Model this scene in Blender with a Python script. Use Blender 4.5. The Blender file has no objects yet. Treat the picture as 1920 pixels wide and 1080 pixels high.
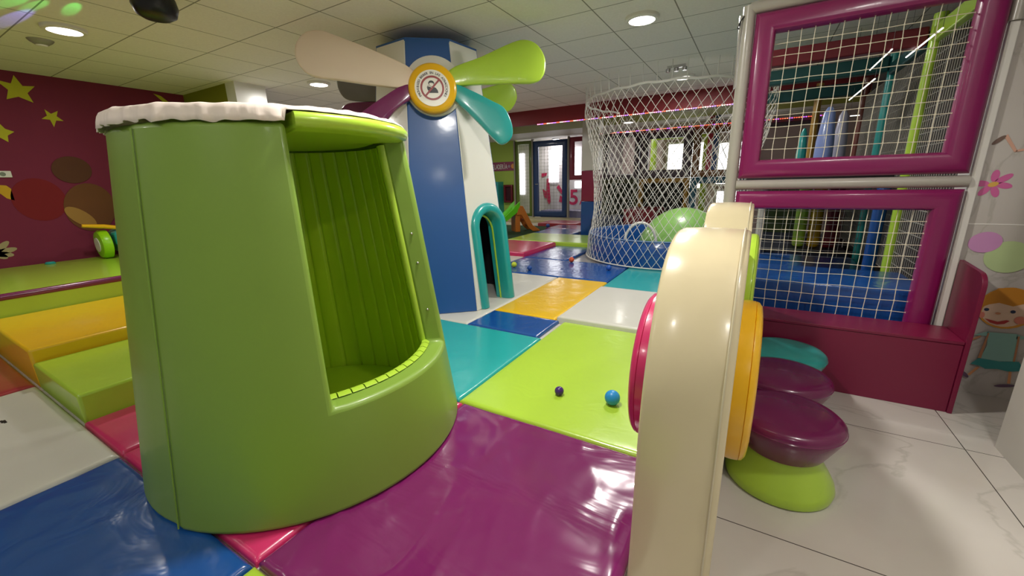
import bpy, bmesh, math, random
from math import pi, sin, cos, radians as R_
from mathutils import Vector, Matrix, noise
random.seed(7)
S = bpy.context.scene
COL = S.collection

# ------------------------------------------------------------------ camera
F_PX, YAW, PITCH, ROLL = 755.13, .5379, .2572, .02602
CAM_H = 1.40
fw = Vector((-sin(YAW)*cos(PITCH), cos(YAW)*cos(PITCH), -sin(PITCH)))
r0 = Vector((cos(YAW), sin(YAW), 0)); d0 = fw.cross(r0)
rt = r0*cos(ROLL) + d0*sin(ROLL); dn = -r0*sin(ROLL) + d0*cos(ROLL)
cd = bpy.data.cameras.new('camera'); cam = bpy.data.objects.new('camera', cd); COL.objects.link(cam)
cd.sensor_width = 36; cd.lens = F_PX/1920*36; cd.clip_start = .05
m3 = Matrix((rt, -dn, -fw)).transposed()
cam.matrix_world = Matrix.Translation((0, 0, CAM_H)) @ m3.to_4x4()
S.camera = cam
# ------------------------------------------------------------------ world, exposure
w = bpy.data.worlds.new('world'); S.world = w; w.use_nodes = True
bg = w.node_tree.nodes['Background']; bg.inputs[0].default_value = (1, .97, .92, 1); bg.inputs[1].default_value = .2
S.view_settings.view_transform = 'Standard'; S.view_settings.look = 'None'
S.view_settings.exposure = 0.0; S.view_settings.gamma = 1; S.view_settings.use_curve_mapping = False
S.cycles.max_bounces = 8; S.cycles.diffuse_bounces = 5
CEIL = 2.92
LAMP_W = 44
LAMPS = [(-5.82, 1.59), (-5.85, 4.28), (-1.135, 4.507), (-1.149, 7.267), (-1.14, 1.72), (-1.14, -1.1), (-5.82, -1.15),
         (-3.5, -1.1), (1.0, -.9), (.95, 1.1), (-5.85, 7.2), (-7.6, 11.2), (-3.2, 11.8), (-6.6, 14.55)]  # last entry is an added lamp that brightens the far printed wall

def lamp_light(x, y, power):
    ld = bpy.data.lights.new('downlight_glow', 'AREA'); ld.shape = 'DISK'; ld.size = .2; ld.energy = power
    ld.color = (1, .965, .905)
    o = bpy.data.objects.new('downlight_glow', ld); COL.objects.link(o); o.location = (x, y, CEIL-.045)
    return o
LAMP_K = [.55, .7, 1.15, 1, 1.3, .3, .25, .25, .25, .4, .6, .8, .4, .7]
for (x, y), k in zip(LAMPS, LAMP_K): lamp_light(x, y, LAMP_W*k)

# ------------------------------------------------------------------ helpers
def lin(c):
    return tuple(((v/255)/12.92 if v/255 <= .04045 else ((v/255+.055)/1.055)**2.4) for v in c) + (1,)
MATS = {}
def mat(name, rgb, rough=.35, bump=0, bscale=8, bdist=.01, coat=0, metal=0, emit=0, var=0, spec=.5, stretch=None):
    if name in MATS: return MATS[name]
    m = bpy.data.materials.new(name); m.use_nodes = True; nt = m.node_tree; b = nt.nodes['Principled BSDF']
    c = lin(rgb); b.inputs['Base Color'].default_value = c; b.inputs['Roughness'].default_value = rough
    b.inputs['Metallic'].default_value = metal; b.inputs['Specular IOR Level'].default_value = spec
    b.inputs['Coat Weight'].default_value = coat; b.inputs['Coat Roughness'].default_value = .12
    if emit:
        b.inputs['Emission Color'].default_value = c; b.inputs['Emission Strength'].default_value = emit
    tc = nt.nodes.new('ShaderNodeTexCoord')
    src = tc.outputs['Object']
    if stretch:
        mp = nt.nodes.new('ShaderNodeMapping'); mp.inputs['Scale'].default_value = stretch
        mp.inputs['Rotation'].default_value = (0, 0, .6)
        nt.links.new(src, mp.inputs['Vector']); src = mp.outputs['Vector']
    if var:
        n = nt.nodes.new('ShaderNodeTexNoise'); n.inputs['Scale'].default_value = 3.5; n.inputs['Detail'].default_value = 4
        mx = nt.nodes.new('ShaderNodeMix'); mx.data_type = 'RGBA'
        mx.inputs['A'].default_value = c; mx.inputs['B'].default_value = tuple(v*(1-var) for v in c[:3])+(1,)
        nt.links.new(src, n.inputs['Vector']); nt.links.new(n.outputs['Fac'], mx.inputs['Factor'])
        nt.links.new(mx.outputs['Result'], b.inputs['Base Color'])
    if bump:
        n = nt.nodes.new('ShaderNodeTexNoise'); n.inputs['Scale'].default_value = bscale; n.inputs['Detail'].default_value = 3
        n.inputs['Distortion'].default_value = 1.2
        bp = nt.nodes.new('ShaderNodeBump'); bp.inputs['Strength'].default_value = bump; bp.inputs['Distance'].default_value = bdist
        nt.links.new(src, n.inputs['Vector']); nt.links.new(n.outputs['Fac'], bp.inputs['Height'])
        nt.links.new(bp.outputs['Normal'], b.inputs['Normal'])
        if coat: nt.links.new(bp.outputs['Normal'], b.inputs['Coat Normal'])
    MATS[name] = m; return m
def vinyl(name, rgb, **k):
    d = dict(rough=.28, bump=.25, bscale=5, bdist=.012, coat=.35, var=.06); d.update(k)
    return mat(name, rgb, **d)

def wpos(o):
    v = Vector((0, 0, 0))
    while o is not None: v += o.location; o = o.parent
    return v
def obj(name, bm, m, parent=None, smooth=40, bevel=0, seg=2, sub=0, kind=None):
    me = bpy.data.meshes.new(name)
    bmesh.ops.recalc_face_normals(bm, faces=bm.faces)
    o = bpy.data.objects.new(name, me)
    if parent is None:
        xs = [v.co for v in bm.verts]
        lo = Vector((min(v.x for v in xs), min(v.y for v in xs), min(v.z for v in xs))); hi = Vector((max(v.x for v in xs), max(v.y for v in xs), 0))
        org = Vector(((lo.x+hi.x)/2, (lo.y+hi.y)/2, lo.z)); o.location = org
    else:
        org = wpos(parent); o.parent = parent
    bmesh.ops.translate(bm, verts=bm.verts, vec=-org)
    bm.to_mesh(me); bm.free()
    for mm in (m if isinstance(m, (list, tuple)) else [m]): me.materials.append(mm)
    COL.objects.link(o)
    if bevel:
        b = o.modifiers.new('bevel', 'BEVEL'); b.width = bevel; b.segments = seg; b.limit_method = 'ANGLE'; b.angle_limit = R_(35)
    if sub:
        s = o.modifiers.new('sub', 'SUBSURF'); s.levels = sub; s.render_levels = sub
    if smooth:
        for p in me.polygons: p.use_smooth = True
        if not sub:
            try: me.set_sharp_from_angle(angle=R_(smooth if not bevel else 60))
            except Exception: pass
    if kind: o['kind'] = kind
    return o
def tag(o, label, cat, group=None, kind=None):
    o['label'] = label; o['category'] = cat
    if group: o['group'] = group
    if kind: o['kind'] = kind
    return o
def thing(name, label, cat, loc, group=None):
    o = bpy.data.objects.new(name, None); COL.objects.link(o); o.location = loc; o.empty_display_size = .1
    return tag(o, label, cat, group)
def NB(): return bmesh.new()
def box(bm, x0, x1, y0, y1, z0, z1, mi=0):
    v = [bm.verts.new((x, y, z)) for z in (z0, z1) for y in (y0, y1) for x in (x0, x1)]
    for f in ((0, 2, 3, 1), (4, 5, 7, 6), (0, 1, 5, 4), (2, 6, 7, 3), (0, 4, 6, 2), (1, 3, 7, 5)):
        fc = bm.faces.new([v[i] for i in f]); fc.material_index = mi
    return v
def prism(bm, pts, n, mi=0):
    """pts: list of Vector (polygon), n: extrusion vector"""
    a = [bm.verts.new(p) for p in pts]; b = [bm.verts.new(Vector(p)+Vector(n)) for p in pts]
    f = bm.faces.new(a); f.material_index = mi; f = bm.faces.new(b[::-1]); f.material_index = mi
    for i in range(len(a)):
        j = (i+1) % len(a); f = bm.faces.new((a[j], a[i], b[i], b[j])); f.material_index = mi
def tube(bm, pts, r, n=8, cap=True, closed=False, mi=0):
    pts = [Vector(p) for p in pts]; N = len(pts); rings = []; prev = None
    for i, p in enumerate(pts):
        if closed: t = pts[(i+1) % N]-pts[i-1]
        else: t = pts[min(i+1, N-1)]-pts[max(i-1, 0)]
        t.normalize()
        if prev is None:
            a = Vector((0, 0, 1)) if abs(t.z) < .9 else Vector((1, 0, 0)); u = t.cross(a).normalized()
        else:
            u = prev-t*prev.dot(t); u.normalize()
        prev = u; v = t.cross(u); rr = r[i] if isinstance(r, (list, tuple)) else r
        rings.append([bm.verts.new(p+(u*cos(2*pi*k/n)+v*sin(2*pi*k/n))*rr) for k in range(n)])
    for i in range(N if closed else N-1):
        a, b = rings[i], rings[(i+1) % N]
        for k in range(n):
            f = bm.faces.new((a[k], a[(k+1) % n], b[(k+1) % n], b[k])); f.material_index = mi
    if cap and not closed and n > 2: bm.faces.new(rings[0][::-1]); bm.faces.new(rings[-1])
def lathe(bm, prof, c=(0, 0, 0), n=48, cap=True, ax='z', mi=0):
    c = Vector(c); rings = []
    def P(r, h, a):
        if ax == 'z': return c+Vector((r*cos(a), r*sin(a), h))
        if ax == 'x': return c+Vector((h, r*cos(a), r*sin(a)))
        return c+Vector((r*cos(a), h, r*sin(a)))
    for r, h in prof:
        if r < 1e-5: rings.append([bm.verts.new(P(0, h, 0))])
        else: rings.append([bm.verts.new(P(r, h, 2*pi*k/n)) for k in range(n)])
    for a, b in zip(rings, rings[1:]):
        for k in range(n):
            k2 = (k+1) % n
            if len(a) == 1 and len(b) == 1: continue
            if len(a) == 1: f = bm.faces.new((a[0], b[k], b[k2]))
            elif len(b) == 1: f = bm.faces.new((a[k], a[k2], b[0]))
            else: f = bm.faces.new((a[k], a[k2], b[k2], b[k]))
            f.material_index = mi
    if cap:
        if len(rings[0]) > 1: bm.faces.new(rings[0][::-1])
        if len(rings[-1]) > 1: bm.faces.new(rings[-1])
def ball_bm(r, c=(0, 0, 0), n=24):
    bm = NB(); bmesh.ops.create_uvsphere(bm, u_segments=n, v_segments=n//2, radius=r)
    bmesh.ops.translate(bm, verts=bm.verts, vec=c); return bm

# ------------------------------------------------------------------ materials
LIME = vinyl('lime_vinyl', (172, 208, 62)); LIME_D = vinyl('green_vinyl', (128, 160, 62), rough=.42, coat=.12, bump=.12, bscale=3)
LIMEIN = vinyl('inner_green_vinyl', (188, 218, 48), rough=.36, coat=.15, bump=.08)
PURPLE = vinyl('purple_vinyl', (118, 26, 92), bump=.3, bscale=1.3, bdist=.03, rough=.2, coat=.6, stretch=(1, 2.5, 1))
PURPF = vinyl('magenta_frame_vinyl', (134, 20, 88), rough=.3, bump=.08)
PURPS = vinyl('plum_vinyl', (106, 12, 76), rough=.25, bump=.06)
BLUE = vinyl('blue_vinyl', (22, 78, 152), bump=.35, bscale=4, bdist=.02, rough=.22)
BLUEW = vinyl('windmill_blue_vinyl', (26, 84, 156), rough=.42, bump=.12, bscale=2)
TEAL = vinyl('teal_vinyl', (38, 165, 165), bump=.3, bscale=4)
TEALP = vinyl('teal_smooth_vinyl', (40, 158, 156), bump=.05)
YEL = vinyl('yellow_vinyl', (232, 186, 26), bump=.35, bscale=6)
YELP = vinyl('yellow_smooth_vinyl', (240, 184, 14), bump=.05)
WHT = vinyl('white_vinyl', (208, 206, 197), bump=.2, rough=.35)
WHT2 = vinyl('windmill_white_vinyl', (224, 222, 214), rough=.35, bump=.05)
CREAM = vinyl('cream_vinyl', (216, 202, 166), rough=.26, bump=.12, bscale=3)
PEACH = vinyl('pale_blade_vinyl', (232, 212, 190), rough=.4, bump=.04)
PINK = vinyl('pink_vinyl', (206, 46, 104), bump=.15)
REDM = vinyl('red_vinyl', (166, 50, 62), bump=.15)
CLOTH = mat('white_cover_cloth', (238, 224, 214), rough=.6, bump=.2, bscale=12, bdist=.006)
GREY = vinyl('grey_padding_vinyl', (176, 170, 162), rough=.35, bump=.1, coat=.2)
MAROONP = mat('maroon_paint', (116, 14, 24), rough=.55)
BENCH = mat('maroon_laminate', (116, 18, 56), rough=.35, bump=.04, bscale=60)
WALLB = mat('burgundy_wall_paint', (122, 30, 62), rough=.8, var=.08)
OLIVE = mat('olive_paint', (128, 130, 18), rough=.7)
GREENP = mat('green_wall_paint', (170, 196, 84), rough=.7)
PLAIN = mat('pale_wall_paint', (206, 202, 196), rough=.6)
WTRIM = mat('white_trim_paint', (226, 222, 216), rough=.4)
NETM = mat('white_net_cord', (226, 218, 196), rough=.8)
NETP = mat('pool_net_cord', (226, 222, 214), rough=.8)
NETD = mat('dark_net_cord', (70, 66, 66), rough=.8)
BLACK = mat('black_plastic', (14, 14, 15), rough=.4)
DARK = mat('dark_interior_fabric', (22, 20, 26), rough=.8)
METAL = mat('chrome_metal', (200, 200, 200), rough=.2, metal=1)
LED = mat('lamp_diffuser', (255, 250, 240), emit=9)
DAY = mat('daylight_window_glow', (255, 255, 255), emit=2.4)

def ceiling_mat():
    m = bpy.data.materials.new('ceiling_tiles'); m.use_nodes = True; nt = m.node_tree; b = nt.nodes['Principled BSDF']
    b.inputs['Roughness'].default_value = .85
    g = nt.nodes.new('ShaderNodeNewGeometry'); sx = nt.nodes.new('ShaderNodeSeparateXYZ'); nt.links.new(g.outputs['Position'], sx.inputs[0])
    outs = []
    for ch, off in ((0, -.8), (1, 3.38)):
        a = nt.nodes.new('ShaderNodeMath'); a.operation = 'SUBTRACT'; a.inputs[1].default_value = off-.006-.685*40
        nt.links.new(sx.outputs[ch], a.inputs[0])
        mo = nt.nodes.new('ShaderNodeMath'); mo.operation = 'MODULO'; mo.inputs[1].default_value = .685; nt.links.new(a.outputs[0], mo.inputs[0])
        lt = nt.nodes.new('ShaderNodeMath'); lt.operation = 'LESS_THAN'; lt.inputs[1].default_value = .012; nt.links.new(mo.outputs[0], lt.inputs[0])
        outs.append(lt)
    mx = nt.nodes.new('ShaderNodeMath'); mx.operation = 'MAXIMUM'; nt.links.new(outs[0].outputs[0], mx.inputs[0]); nt.links.new(outs[1].outputs[0], mx.inputs[1])
    n = nt.nodes.new('ShaderNodeTexNoise'); n.inputs['Scale'].default_value = 55; n.inputs['Detail'].default_value = 5
    nt.links.new(g.outputs['Position'], n.inputs['Vector'])
    cr = nt.nodes.new('ShaderNodeMix'); cr.data_type = 'RGBA'; cr.inputs['A'].default_value = lin((222, 217, 210)); cr.inputs['B'].default_value = lin((240, 236, 230))
    nt.links.new(n.outputs['Fac'], cr.inputs['Factor'])
    c2 = nt.nodes.new('ShaderNodeMix'); c2.data_type = 'RGBA'; c2.inputs['B'].default_value = lin((140, 136, 126))
    nt.links.new(mx.outputs[0], c2.inputs['Factor']); nt.links.new(cr.outputs['Result'], c2.inputs['A']); nt.links.new(c2.outputs['Result'], b.inputs['Base Color'])
    return m
def marble_mat(name, tile=1.09, ox=1.08, oy=1.64, base=(216, 211, 206), joint=True, sc=.9):
    m = bpy.data.materials.new(name); m.use_nodes = True; nt = m.node_tree; b = nt.nodes['Principled BSDF']
    b.inputs['Roughness'].default_value = .14; b.inputs['Coat Weight'].default_value = .2
    g = nt.nodes.new('ShaderNodeNewGeometry')
    n = nt.nodes.new('ShaderNodeTexNoise'); n.inputs['Scale'].default_value = sc; n.inputs['Detail'].default_value = 7; n.inputs['Distortion'].default_value = 1.6
    nt.links.new(g.outputs['Position'], n.inputs['Vector'])
    r = nt.nodes.new('ShaderNodeValToRGB'); e = r.color_ramp.elements
    e[0].position = .485; e[0].color = lin(base); e[1].position = .515; e[1].color = lin(base)
    k = r.color_ramp.elements.new(.5); k.color = lin((200, 195, 189))
    nt.links.new(n.outputs['Fac'], r.inputs['Fac'])
    n2 = nt.nodes.new('ShaderNodeTexNoise'); n2.inputs['Scale'].default_value = 1.7; n2.inputs['Detail'].default_value = 4
    nt.links.new(g.outputs['Position'], n2.inputs['Vector'])
    mm = nt.nodes.new('ShaderNodeMix'); mm.data_type = 'RGBA'; mm.blend_type = 'MULTIPLY'; mm.inputs['B'].default_value = lin((222, 218, 214))
    nt.links.new(n2.outputs['Fac'], mm.inputs['Factor']); nt.links.new(r.outputs['Color'], mm.inputs['A'])
    out = mm.outputs['Result']
    if joint:
        sx = nt.nodes.new('ShaderNodeSeparateXYZ'); nt.links.new(g.outputs['Position'], sx.inputs[0]); outs = []
        for ch, off in ((0, ox), (1, oy)):
            a = nt.nodes.new('ShaderNodeMath'); a.operation = 'SUBTRACT'; a.inputs[1].default_value = off-.002-tile*40
            nt.links.new(sx.outputs[ch], a.inputs[0])
            mo = nt.nodes.new('ShaderNodeMath'); mo.operation = 'MODULO'; mo.inputs[1].default_value = tile; nt.links.new(a.outputs[0], mo.inputs[0])
            lt = nt.nodes.new('ShaderNodeMath'); lt.operation = 'LESS_THAN'; lt.inputs[1].default_value = .0045; nt.links.new(mo.outputs[0], lt.inputs[0]); outs.append(lt)
        mx = nt.nodes.new('ShaderNodeMath'); mx.operation = 'MAXIMUM'; nt.links.new(outs[0].outputs[0], mx.inputs[0]); nt.links.new(outs[1].outputs[0], mx.inputs[1])
        c2 = nt.nodes.new('ShaderNodeMix'); c2.data_type = 'RGBA'; c2.inputs['B'].default_value = lin((70, 64, 60))
        nt.links.new(mx.outputs[0], c2.inputs['Factor']); nt.links.new(out, c2.inputs['A']); out = c2.outputs['Result']
    nt.links.new(out, b.inputs['Base Color'])
    return m
CEILM = ceiling_mat(); MARBLE = marble_mat('marble_floor_tiles'); MARBLEW = marble_mat('marble_wall_tiles', joint=False, base=(216, 210, 206), sc=1.5)

# ------------------------------------------------------------------ setting
b = NB(); box(b, -10, 4.5, -3.5, 15.5, -.1, 0); obj('floor', b, MARBLE, kind='structure', smooth=0)
b = NB(); box(b, -10, 4.5, -3.5, 8.6, CEIL, CEIL+.1); obj('ceiling', b, CEILM, kind='structure', smooth=0)
b = NB(); box(b, -16, 4.5, 8.62, 12.2, CEIL, CEIL+.1, 0); box(b, -16, 4.5, 12.2, 15.5, CEIL, CEIL+.1, 1)
obj('ceiling_back', b, [OLIVE, PLAIN], kind='structure', smooth=0)
b = NB(); box(b, -8.42, -8.3, -3.5, 3.5, 0, CEIL); obj('wall_left', b, WALLB, kind='structure', smooth=0)
b = NB(); box(b, -8.3, -6.95, 3.5, 3.6, 0, CEIL); obj('wall_alcove', b, OLIVE, kind='structure', smooth=0)
b = NB(); box(b, -6.949, -6.7, 3.5, 3.95, 0, CEIL); obj('wall_alcove_column', b, mat('glossy_white_paint', (232, 230, 228), rough=.25), kind='structure', smooth=0)
b = NB(); box(b, -16, 4.5, 15.3, 15.5, 0, CEIL); obj('wall_back', b, PLAIN, kind='structure', smooth=0)
b = NB(); box(b, -9.0, 4.5, 8.5, 8.62, 2.62, CEIL); obj('trim_ceiling_beam', b, MAROONP, kind='structure', smooth=0)
b = NB(); box(b, 1.15, 4.5, 3.7, 3.82, 0, CEIL); obj('wall_partition', b, PLAIN, kind='structure', smooth=0)
b = NB(); box(b, 2.4, 2.5, 3.82, 15.3, 0, CEIL); obj('wall_right', b, PLAIN, kind='structure', smooth=0)
b = NB(); box(b, 1.22, 1.9, .6, 2.83, 0, CEIL); obj('wall_pillar', b, mat('pillar_paint', (196, 192, 186), rough=.6), kind='structure', smooth=0)
# tiled mural wall on the right, with a white edge strip
b = NB(); box(b, 1.125, 3.2, 3.52, 3.7, 0, 2.17); mw = obj('wall_mural', b, MARBLEW, kind='structure', smooth=0)
b = NB(); box(b, 1.085, 1.125, 3.49, 3.7, 0, 2.17); obj('trim_mural_edge', b, WTRIM, kind='structure', smooth=0, bevel=.004)
b = NB(); box(b, 1.125, 3.2, 3.518, 3.5205, 1.083, 1.089); obj('trim_mural_joint', b, mat('grout', (236, 232, 228), rough=.7), kind='structure', smooth=0)

DISCO_SPOTS = [(-5.40, 1.20, (.1, 1, .15), 120, 5.5), (-5.33, 1.32, (.1, 1, .15), 90, 5.5), (-5.17, 1.50, (.1, 1, .15), 80, 6.5), (-5.82, 1.29, (.25, .2, 1), 300, 5)]
# ceiling downlights
def downlight(x, y, label, r=.15, group='round ceiling downlights'):
    t = thing('ceiling_downlight', label, 'ceiling light', (x, y, CEIL-.03), group)
    b = NB(); lathe(b, [(r*.82, -.004), (r, -.004), (r+.01, .006), (r+.01, .03), (r*.82, .03), (r*.82, -.004)], (x, y, CEIL-.03), cap=False); obj('rim', b, WTRIM, t)
    b = NB(); lathe(b, [(0, 0), (r*.81, 0), (r*.81, .02), (0, .02)], (x, y, CEIL-.032)); obj('diffuser', b, LED, t)
DL = ['round white downlight in the ceiling above the burgundy star wall', 'round white downlight in the ceiling just below the pale windmill blade',
      'round white downlight in the ceiling to the right of the windmill', 'round white downlight in the ceiling above the netted pool']
for (x, y), l in zip(LAMPS[:4], DL): downlight(x, y, l)
for (x, y), l in zip(LAMPS[4:], ['round white ceiling downlight above the purple mat and the pod opening', 'round white ceiling downlight over the bottom lime mat corner',
    'round white ceiling downlight over the dull red mat on the left', 'round white ceiling downlight over the dusty cream-white mat', 'round white ceiling downlight over the marble floor nearest the camera',
    'round white ceiling downlight over the marble floor beside the stools', 'round white ceiling downlight beyond the olive alcove wall', 'round white ceiling downlight above the artificial turf',
    'round white ceiling downlight above the back play wall', 'round white downlight added behind the far blue netted door to brighten the printed wall']):
    downlight(x, y, l)
t = thing('smoke_detector', 'small round silver fitting on the ceiling beside the leftmost downlight', 'smoke detector', (-6.45, 1.56, CEIL))
b = NB(); lathe(b, [(0, -.05), (.05, -.045), (.085, -.02), (.1, 0), (0, 0)], (-6.45, 1.56, CEIL)); obj('housing', b, mat('grey_plastic', (150, 146, 142), rough=.3), t)
b = NB(); lathe(b, [(0, -.062), (.035, -.058), (.045, -.046), (0, -.04)], (-6.45, 1.56, CEIL)); obj('sensor', b, WTRIM, t)
t = thing('ceiling_speaker', 'black rounded spotlight housing hanging from the ceiling at the top edge', 'spotlight', (-4.25, 1.73, CEIL))
b = NB(); lathe(b, [(0, -.2), (.09, -.195), (.13, -.17), (.15, -.11), (.14, -.05), (.06, 0), (0, 0)], (-4.25, 1.73, CEIL)); obj('housing', b, BLACK, t)
b = NB(); lathe(b, [(.05, -.03), (.06, 0), (0, 0), (0, -.03)], (-4.25, 1.73, CEIL)); obj('bracket', b, METAL, t)
DISCO = Vector((-4.25, 1.45, CEIL-.22))
for (x, y, rgb, pw, ang) in DISCO_SPOTS:
    sd = bpy.data.lights.new('disco_beam', 'SPOT'); sd.energy = pw; sd.color = rgb; sd.spot_size = R_(ang); sd.spot_blend = .5; sd.shadow_soft_size = .01
    so = bpy.data.objects.new('disco_beam', sd); COL.objects.link(so); so.location = DISCO
    so.rotation_euler = (Vector((x, y, CEIL))-DISCO).to_track_quat('-Z', 'Y').to_euler()
t = thing('ceiling_spotlight', 'small silver spotlight fitting on the ceiling above the netted pool', 'spotlight', (-1.14, 6.55, CEIL))
b = NB(); box(b, -1.26, -1.02, 6.53, 6.57, CEIL-.035, CEIL); obj('bar', b, METAL, t)
for k in (-1.25, -1.14, -1.03):
    b = NB(); lathe(b, [(0, -.08), (.03, -.08), (.035, -.04), (.015, -.03), (0, -.03)], (k, 6.55, CEIL)); obj('spot_head', b, METAL, t)

# ------------------------------------------------------------------ floor mats
def mat_bm(x0, x1, y0, y1, z0, z1, wr=.004, seed=0, n=34, diag=None, edge=.03):
    dstep = .018 if diag else .045
    bm = NB(); g = []
    def tt(i):
        u = i/n
        return u
    W, H = x1-x0, y1-y0
    def coords(L):
        e = min(edge, L*.2); a = [0, e*.12, e*.35, e*.7, e]
        k = max(6, int((L-2*e)/dstep)); mid = [e+(L-2*e)*i/k for i in range(1, k)]
        return a+mid+[L-q for q in a[::-1]]
    X, Y = coords(W), coords(H)
    for x in X:
        row = []
        for y in Y:
            d = min(x, W-x, y, H-y); e = min(edge, W*.2, H*.2)
            k = min(1, d/e); h = -.022*(1-math.sqrt(max(0, 1-(1-k)**2)))
            p = Vector((x0+x, y0+y, seed*7.3))
            fall = .35+.65*math.exp(-d/.22)
            q = Vector((p.x*5.5, p.y*5.5, p.z)); nz = noise.noise(q)+.5*noise.noise(q*2.3)
            if diag:
                a, sx, amp = diag
                u = p.x*cos(a)+p.y*sin(a); v = -p.x*sin(a)+p.y*cos(a)
                nz2 = noise.noise(Vector((u*2.0, v*sx, seed))); nz2 = 1-abs(nz2)*5
                nz += amp*max(0, nz2)*(.4+.6*noise.noise(Vector((p.x*1.7, p.y*1.7, 3.1+seed))))
            h += wr*nz*fall*k
            row.append(bm.verts.new((x0+x, y0+y, z1+h)))
        g.append(row)
    nx, ny = len(X), len(Y)
    for i in range(nx-1):
        for j in range(ny-1): bm.faces.new((g[i][j], g[i+1][j], g[i+1][j+1], g[i][j+1]))
    bd = [(i, 0) for i in range(nx)]+[(nx-1, j) for j in range(1, ny)]+[(i, ny-1) for i in range(nx-2, -1, -1)]+[(0, j) for j in range(ny-2, 0, -1)]
    lo = [bm.verts.new((g[i][j].co.x, g[i][j].co.y, z0)) for i, j in bd]
    for a in range(len(bd)):
        c = (a+1) % len(bd); bm.faces.new((g[bd[a][0]][bd[a][1]], lo[a], lo[c], g[bd[c][0]][bd[c][1]]))
    bm.faces.new(lo[::-1])
    return bm
MZ = .04
def floor_mat(x0, x1, y0, y1, m, label, z1=MZ, g=.003, **k):
    o = obj('floor_mat', mat_bm(x0+g, x1-g, y0+g, y1-g, 0, z1, **k), m, smooth=50)
    return tag(o, label, 'floor mat', 'padded play area floor mats')
floor_mat(-1.475, -.255, .535, 1.83, PURPLE, 'large wrinkled purple vinyl mat in the foreground between the green pod and the cream panel', wr=.0055, seed=1, diag=(1.9, 5.5, 2.6))
floor_mat(-1.52, -.255, 1.83, 3.54, LIME, 'lime green vinyl mat with two play balls on it', seed=2, wr=.0012)
floor_mat(-2.8, -1.52, 1.835, 3.045, TEAL, 'large teal vinyl mat between the green pod and the lime mat', seed=3, wr=.003)
floor_mat(-2.36, -1.57, 3.05, 3.55, BLUE, 'small blue vinyl mat in front of the yellow mat by the windmill door', seed=4, wr=.002)
floor_mat(-4.0, -2.36, 3.05, 5.28, WHT, 'white vinyl mat under the windmill', seed=5, z1=.038, wr=.004)
floor_mat(-2.36, -1.62, 3.555, 5.28, YEL, 'yellow wrinkled vinyl mat beside the windmill door', seed=6, wr=.005)
floor_mat(-1.6, -.255, 3.55, 4.92, WHT, 'raised off-white vinyl mat between the lime and teal mats', z1=.075, seed=7, wr=.001)
floor_mat(-1.615, -.255, 4.93, 6.45, TEAL, 'teal vinyl mat in front of the netted pool', seed=8, wr=.002)
floor_mat(-3.62, -1.625, 5.29, 6.5, BLUE, 'wide blue vinyl mat with an orange ball on it', seed=9, wr=.002)
floor_mat(-3.62, -2.75, 6.5, 8.0, BLUE, 'blue vinyl mat running along the left of the netted pool', seed=19, wr=.002)
floor_mat(-5.2, -3.63, 5.29, 6.55, WHT, 'white vinyl mat behind the windmill', seed=10, wr=.002)
floor_mat(-5.6, -3.63, 6.56, 8.0, PINK, 'raised pink vinyl mat behind the windmill', z1=.11, seed=11, wr=.001)
floor_mat(-4.9, -2.75, 8.05, 9.35, LIME, 'raised lime vinyl mat left of the far padded column', z1=.11, seed=12, wr=.001)
floor_mat(-4.95, -3.85, 9.36, 10.5, BLUE, 'far blue vinyl mat beside the green artificial turf', z1=.1, seed=13, wr=.001)
floor_mat(-5.1, -4.0, 10.51, 11.5, PURPLE, 'far purple vinyl mat before the blue door', z1=.1, seed=14, wr=.001)
floor_mat(-5.9, -4.6, 11.6, 12.6, REDM, 'far red vinyl mat in front of the maroon framed window', z1=.12, seed=15, wr=.001)
floor_mat(-2.78, -1.48, -1.0, .525, BLUE, 'large glossy blue vinyl mat in the bottom left foreground', seed=16, wr=.004, diag=(.9, 5.0, 2.2))
floor_mat(-4.42, -2.785, -1.0, .525, WHT, 'dusty cream-white vinyl mat in front of the foam steps', seed=17, wr=.0015)
floor_mat(-6.2, -4.43, -1.0, .525, REDM, 'dull red vinyl mat at the left edge beside the yellow step', seed=18, wr=.002)
floor_mat(-2.8, -1.48, .53, 1.83, PINK, 'pink vinyl mat under the green pod', seed=20, wr=.001, z1=.037)
floor_mat(-3.42, -2.8, .53, 3.04, PINK, 'pink vinyl mat between the foam steps and the green pod', seed=21, wr=.001, z1=.037)
floor_mat(-1.475, -.255, -1.0, .53, LIME, 'lime vinyl mat showing only a corner at the bottom edge', seed=22, wr=.001)
b = NB(); box(b, -9.5, -5.0, 8.06, 11.55, 0, .025)
for k in range(0): pass
tag(obj('artificial_turf', b, mat('artificial_turf_green', (30, 66, 22), rough=.95, bump=1, bscale=300, bdist=.01, var=.3), smooth=0), 'dark green artificial turf carpet under the small slide', 'artificial turf')
b = NB()
for (x, y, s) in ((0, 0, .02), (.022, .004, .012), (-.018, -.006, .01)): box(b, -3.87+x-s/1.2, -3.87+x+s/1.2, .285+y-s/2, .285+y+s/2, MZ, MZ+.004)
tag(obj('lint_scrap', b, BLACK, smooth=0), 'tiny black scrap lying on the dusty cream-white mat', 'scrap')

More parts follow.
